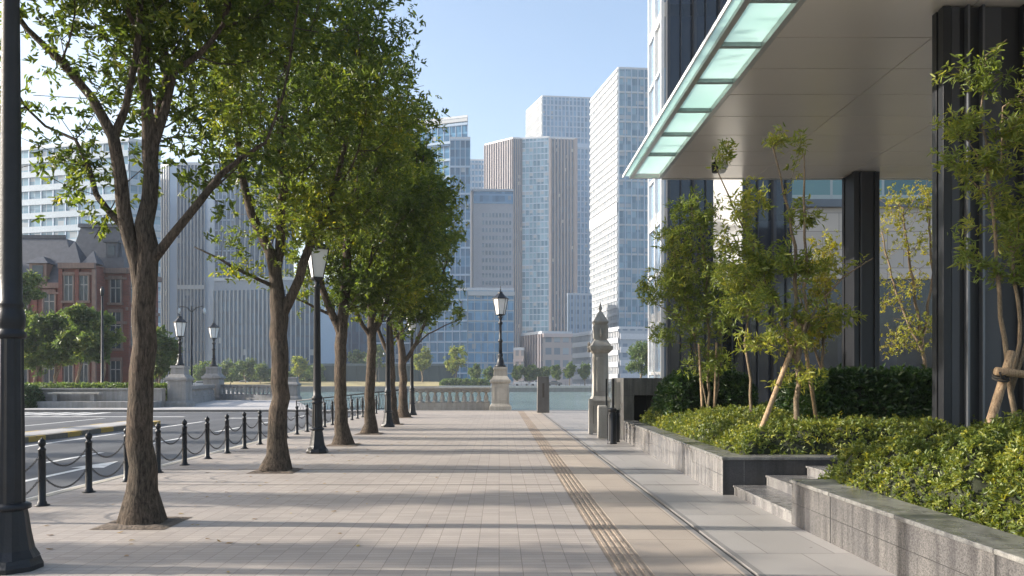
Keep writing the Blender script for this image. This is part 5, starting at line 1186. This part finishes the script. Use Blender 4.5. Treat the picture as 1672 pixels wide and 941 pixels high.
for i_, px in enumerate((1147, 1166)): prop(['pale thin stake at the foot of the leftmost young tree, left one', 'pale thin stake at the foot of the leftmost young tree, right one'][i_], (im(px, 672, 17.6), im(px-6+10*i_, 560, 17.9)), .028, None, 'thin stakes at the leftmost young tree')
m = MB()
for k in range(4): m.lathe([(.078, -.02), (.085, 0), (.078, .02)], 0, 0, 10)
m = MB(); c = Vector(im(1634, 612, 9.42))
for k in range(4): m.tube([c+Vector((math.cos(a)*.085, math.sin(a)*.075, -.05+k*.03+.03*math.sin(a))) for a in [j*math.pi/6 for j in range(13)]], .012, 6)
m.tube([c+Vector((0, -.08, 0)), c+Vector((-.06, -.12, -.05)), c+Vector((-.09, -.12, .03))], .012, 5)
o = m.build('rope_tie', plain('black_rope', (.03, .028, .025), .9), None); tag(o, 'black rope tie binding the pole and rail at the right edge', 'rope')

# hedges
def bedA(X, Y_): return np.minimum(np.minimum(X-(3.50+(Y_-11.1)*.0185), 8.6-X), np.minimum(Y_-11.52, 20.8-Y_))
hedge('hedge', 'long low light-green clipped hedge in the far planter', 'hedge', bedA, 3.4, 8.7, 11.4, 20.9, .42,
      lambda X, Y_: .36+.14*np.clip((X-3.5)/1.2, 0, 1)+.05*np.sin(Y_*1.3), 22000, 6, .055, .023, LEAFHEDGE, 31, .085, .62, .5, 'clipped hedges in the planters')
hedge('hedge', 'tall dark-green hedge behind the low one, below the narrow column', 'hedge', rect_in(5.4, 10.0, 13.6, 15.6), 5.3, 10.1, 13.5, 15.7, .40, 1.27, 9000, 6, .10, .045, LEAFDARK, 32, .06, 1.2, .35, 'clipped hedges in the planters')
hedge('hedge', 'tall bright hedge behind the leftmost young tree at the far planter end', 'hedge', rect_in(3.95, 6.0, 18.2, 20.2), 3.85, 6.1, 18.1, 20.3, .40, 1.30, 3800, 6, .10, .045, LEAFDARK, 33, .06, 1.0, .35, 'clipped hedges in the planters')
def bedB(X, Y_): return np.minimum(np.minimum(X-(3.90-.16*np.clip((Y_-6)/3, 0, 1)+.10*np.sin(Y_*2.1)), 9.3-X), np.minimum(Y_-2.6, 9.35+.0*Y_-Y_+.15*np.sin(X*3)))
hedge('hedge', 'bushy light-green hedge overflowing the right foreground planter', 'hedge', bedB, 3.6, 9.4, 2.4, 9.6, .42,
      lambda X, Y_: .45+.17*np.clip((X-4.2)/1.2, 0, 1), 38000, 7, .046, .019, LEAFHEDGE, 34, .15, 1.0, .55, 'clipped hedges in the planters')
hedge('hedge', 'dark low hedge behind the near lamp at the end of the grey wall', 'hedge', rect_in(-31, -26.9, 45.6, 47.1), -31.1, -26.8, 45.5, 47.2, 0, 1.15, 2500, 6, .16, .07, LEAFDARK, 35, .06, 1.2, .3)
hedge('planting_strip', 'low green ground planting behind the grey wall before the brick building', 'planting', rect_in(-38, -20.5, 49, 52), -38.1, -20.4, 48.9, 52.1, 0, 1.25, 4500, 6, .16, .07, LEAFFAR, 36, .08, 1.5, .3)

# small street trees before the brick building and far trees
def small_tree(label, px, Y, ybase, ytop, wpx, seed, leaf, grp, n_ros=700, lsz=None, name='small_tree', zb=0, trunk=.30):
    rng = np.random.default_rng(seed); x = WX(px, Y); zt = WZ(ytop, Y); w = wpx*Y/F/2; hh = zt-zb; zc = zb+hh*(trunk+(1-trunk)/2); rz = hh*(1-trunk)/2
    bl = clumpy((x, Y, zc), (w, w, rz), 16, rng, (w*.28, w*.45))
    r0 = hh*.018
    tr = [[(x, Y, zb, r0*1.4), (x+rng.normal()*.03*hh, Y, zb+hh*trunk*.6, r0), (x+rng.normal()*.04*hh, Y, zb+hh*trunk*1.1, r0*.8), (x, Y, zb+hh*.7, r0*.3)], [(x, Y, zb+hh*trunk*.7, r0*.7), (x+w*.4, Y, zb+hh*.55, r0*.3)]]
    ls = lsz or hh*.055
    return tree(name, label, 'tree', (x, Y, zb), tr, bl, 130, n_ros, 6, ls, ls*.5, leaf, BARKS, grp, seed, tip=r0*.12, flare=False, segs=(6, 5, 3, 3), loose=w*.10, twig=r0)
gB = 'small trees in front of the brick building'
for i, (l, px, Y, yt, w) in enumerate((('leftmost small dark-green tree before the brick building, beside the near lamp', 58, 60, 505, 60), ('second small tree from the left before the brick building', 95, 61, 500, 66),
        ('middle small bushy tree before the brick building', 130, 59, 492, 62), ('yellowish small tree before the brick corner tower', 162, 60, 497, 56), ('tall leafy tree whose crown shows at eaves height beside the near lamp', 30, 66, 392, 70))):
    small_tree(l, px, Y, 640, yt, w, 50+i, LEAFFAR, gB, 1500 if i < 4 else 1200, .30)
small_tree('round light-green tree between the nearest trunk and the left pedestal lamp', 262, 72, 630, 528, 60, 61, LEAFFAR, 'trees behind the left balustrade', 1500, .34)
gF = 'trees on the far bank'
far = [('small round pale-green tree on the grass bank right of the second trunk', 488, 226, 578, 30, .7), ('darker far tree just left of the third trunk', 583, 250, 568, 34, 1), ('far round tree standing over the dark viaduct beside the fourth trunk', 613, 238, 565, 30, 1),
       ('pale far tree directly right of the last street tree', 690, 228, 566, 30, .8), ('taller pale far tree between the last street tree and the pedestal lamp', 744, 226, 562, 36, .8), ('small yellowish far shrub-tree left of the pedestal lamp', 775, 232, 594, 18, 1),
       ('far tree left of the pedestal lamp foot', 800, 236, 600, 20, 1), ('tiny far tree right of the pedestal lamp', 846, 240, 595, 22, 1), ('far tree before the brown block, left', 868, 240, 597, 22, 1), ('far tree before the brown block, right', 888, 240, 596, 20, 1),
       ('narrow far tree before the brown block right corner', 908, 238, 594, 16, 1), ('thin far tree left of the carved pillar', 930, 236, 592, 18, 1), ('far sapling close by the carved pillar', 955, 236, 594, 16, 1), ('large grey-green far tree right of the carved pillar', 1046, 150, 556, 62, .5),
       ('far tree behind the left pedestals', 330, 200, 592, 40, 1), ('dark far tree between the left pedestals and second trunk', 375, 215, 590, 36, 1), ('bright far tree before the finned block', 400, 222, 583, 30, 1), ('small far tree near the second trunk, left side', 428, 220, 592, 30, 1), ('far tree peeking right of the second trunk', 516, 236, 596, 26, 1)]
for i, (l, px, Y, yt, w, k) in enumerate(far):
    small_tree(l, px, Y, 625, yt, w, 80+i, LEAFMAPLE if k < 1 and k > .5 else LEAFFAR, gF, 500 if w < 50 else 1500, .62 if w < 50 else .4, zb=1.0 if px < 760 and px > 450 else 0, trunk=.30)
hedge('shrub_bank', 'row of low green shrubs along the far waterfront below the finned block', 'shrubs', rect_in(-96, -52, 232, 238), -96.2, -51.8, 231.8, 238.2, .3, 3.2, 2500, 5, .7, .4, LEAFFAR, 37, .5, 6, 1.5)
hedge('shrub_bank', 'low green shrub strip on the far quay left of the pedestal lamp foot', 'shrubs', rect_in(-16, -3, 217, 221), -16.2, -2.8, 216.8, 221.2, .1, 1.4, 900, 5, .5, .3, LEAFFAR, 38, .2, 4, 1)

# far waterfront: cars, railings, lamps
CARM = {}
def car(label, px, Y, col, rz=0):
    cm = plain('car_paint_'+col[0], col[1], .3, .1, .05); x = WX(px, Y); t = thing('parked_car', label, 'car', (x, Y, 0), 'cars parked on the far waterfront', rz)
    prof = [(-2.15, .35), (-2.2, .75), (-1.9, .92), (-1.3, 1.0), (-.75, 1.42), (.55, 1.46), (1.25, 1.0), (2.0, .88), (2.2, .7), (2.2, .35)]
    n_ = len(prof); m = MB(); m.add([(a, -.85, b_) for a, b_ in prof]+[(a, .85, b_) for a, b_ in prof], [tuple(range(n_)), tuple(range(2*n_-1, n_-1, -1))]+[(i, i+n_, (i+1) % n_+n_, (i+1) % n_) for i in range(n_)]); m.build('body', cm, t, bevel=.06)
    m = MB(); m.add([(-1.15, -.86, 1.02), (1.0, -.86, 1.02), (.5, -.86, 1.36), (-.7, -.86, 1.34)], [(0, 1, 2, 3)]); m.build('side_window', DWIN, t)
    for a in (-1.35, 1.35):
        for s in (-.8, .8): MB().tube([(a, s-.1, .33), (a, s+.1, .33)], .33, 14).build('wheel', IRON, t)
for i, (px, Y, c, l) in enumerate(((283, 165, ('white', (.6, .6, .6)), 'white car parked behind the left pedestals'), (330, 168, ('silver', (.35, .36, .38)), 'silver car parked right of the left pedestals'), (398, 230, ('white', (.6, .6, .6)), 'white car on the far quay left of the second trunk'),
      (420, 231, ('dark', (.05, .06, .07)), 'dark car on the far quay touching the second trunk'), (852, 225, ('silver', (.35, .36, .38)), 'silver car on the far quay right of the pedestal lamp'), (878, 226, ('white', (.6, .6, .6)), 'white car on the far quay above the slate post'), (905, 225, ('dark', (.05, .06, .07)), 'dark car on the far quay right of the slate post'), (1000, 224, ('white', (.6, .6, .6)), 'white car on the far quay right of the carved pillar'), (1018, 226, ('red', (.3, .05, .04)), 'red car on the far quay near the granite block'))): car(l, px, Y, c)
t = thing('far_railing', 'thin grey railing along the far quay edge', 'railing', (20, 215.5, .0))
m = MB(); m.tube([(-20, 0, 1.1), (60, 0, 1.1)], .06, 5); m.tube([(-20, 0, .6), (60, 0, .6)], .04, 5); m.build('rail', FINMETAL, t)
tag(MB().add([], []).build('post', FINMETAL, t) if False else (lambda m: ([m.tube([(-20+k*2, 0, 0), (-20+k*2, 0, 1.1)], .05, 4) for k in range(41)], m.build('post', FINMETAL, t))[1])(MB()), None)
def double_lamp(label, px, Y, h):
    t = thing('double_arm_lamp', label, 'street lamp', (WX(px, Y), Y, 0), 'tall slim lamps beyond the balustrade')
    MB().lathe([(.22, 0), (.2, .8), (.12, .9), (.07, h)], seg=10).build('pole', IRON, t)
    for s in (-1, 1):
        MB().tube([(0, 0, h-.6), (s*.5, 0, h-.1), (s*1.1, 0, h), (s*1.3, 0, h-.15)], .045, 6).build('arm', IRON, t)
        MB().lathe([(.06, h-.75), (.14, h-.65), (.16, h-.38), (.08, h-.2), (.03, h-.12)], s*1.3, 0, 10).build('lamp_head', FROST, t)
double_lamp('tall slim double-arm lamp between the two left pedestal lamps', 313, 82, 9.2)
double_lamp('slim double-arm lamp far behind the fourth trunk', 619, 225, 9.5)
t = thing('lamp_pole', 'slim dark lamp pole before the brick corner tower', 'street lamp', (WX(167, 57), 57, 0))
MB().lathe([(.26, 0), (.26, .1), (.2, .3), (.19, 1.0), (.10, 1.1), (.07, 7.6)], seg=10).build('pole', IRON, t); MB().lathe([(.06, 7.6), (.13, 7.7), (.15, 8.05), (.05, 8.3)], seg=8).build('lamp_head', IRON, t)

# air over the river: far things fade to blue
hz = bpy.data.materials.new('haze_air'); hz.use_nodes = True; nt = hz.node_tree; nt.nodes.clear()
pv = nt.nodes.new('ShaderNodeVolumePrincipled'); pv.inputs['Density'].default_value = .00028; pv.inputs['Color'].default_value = (.80, .90, 1.0, 1); pv.inputs['Anisotropy'].default_value = .25
om = nt.nodes.new('ShaderNodeOutputMaterial'); L(nt, pv.outputs[0], om.inputs['Volume'])
o = MB().box(-2600, 2600, -450, 3700, -4.2, 215).build('haze', hz); o['kind'] = 'stuff'
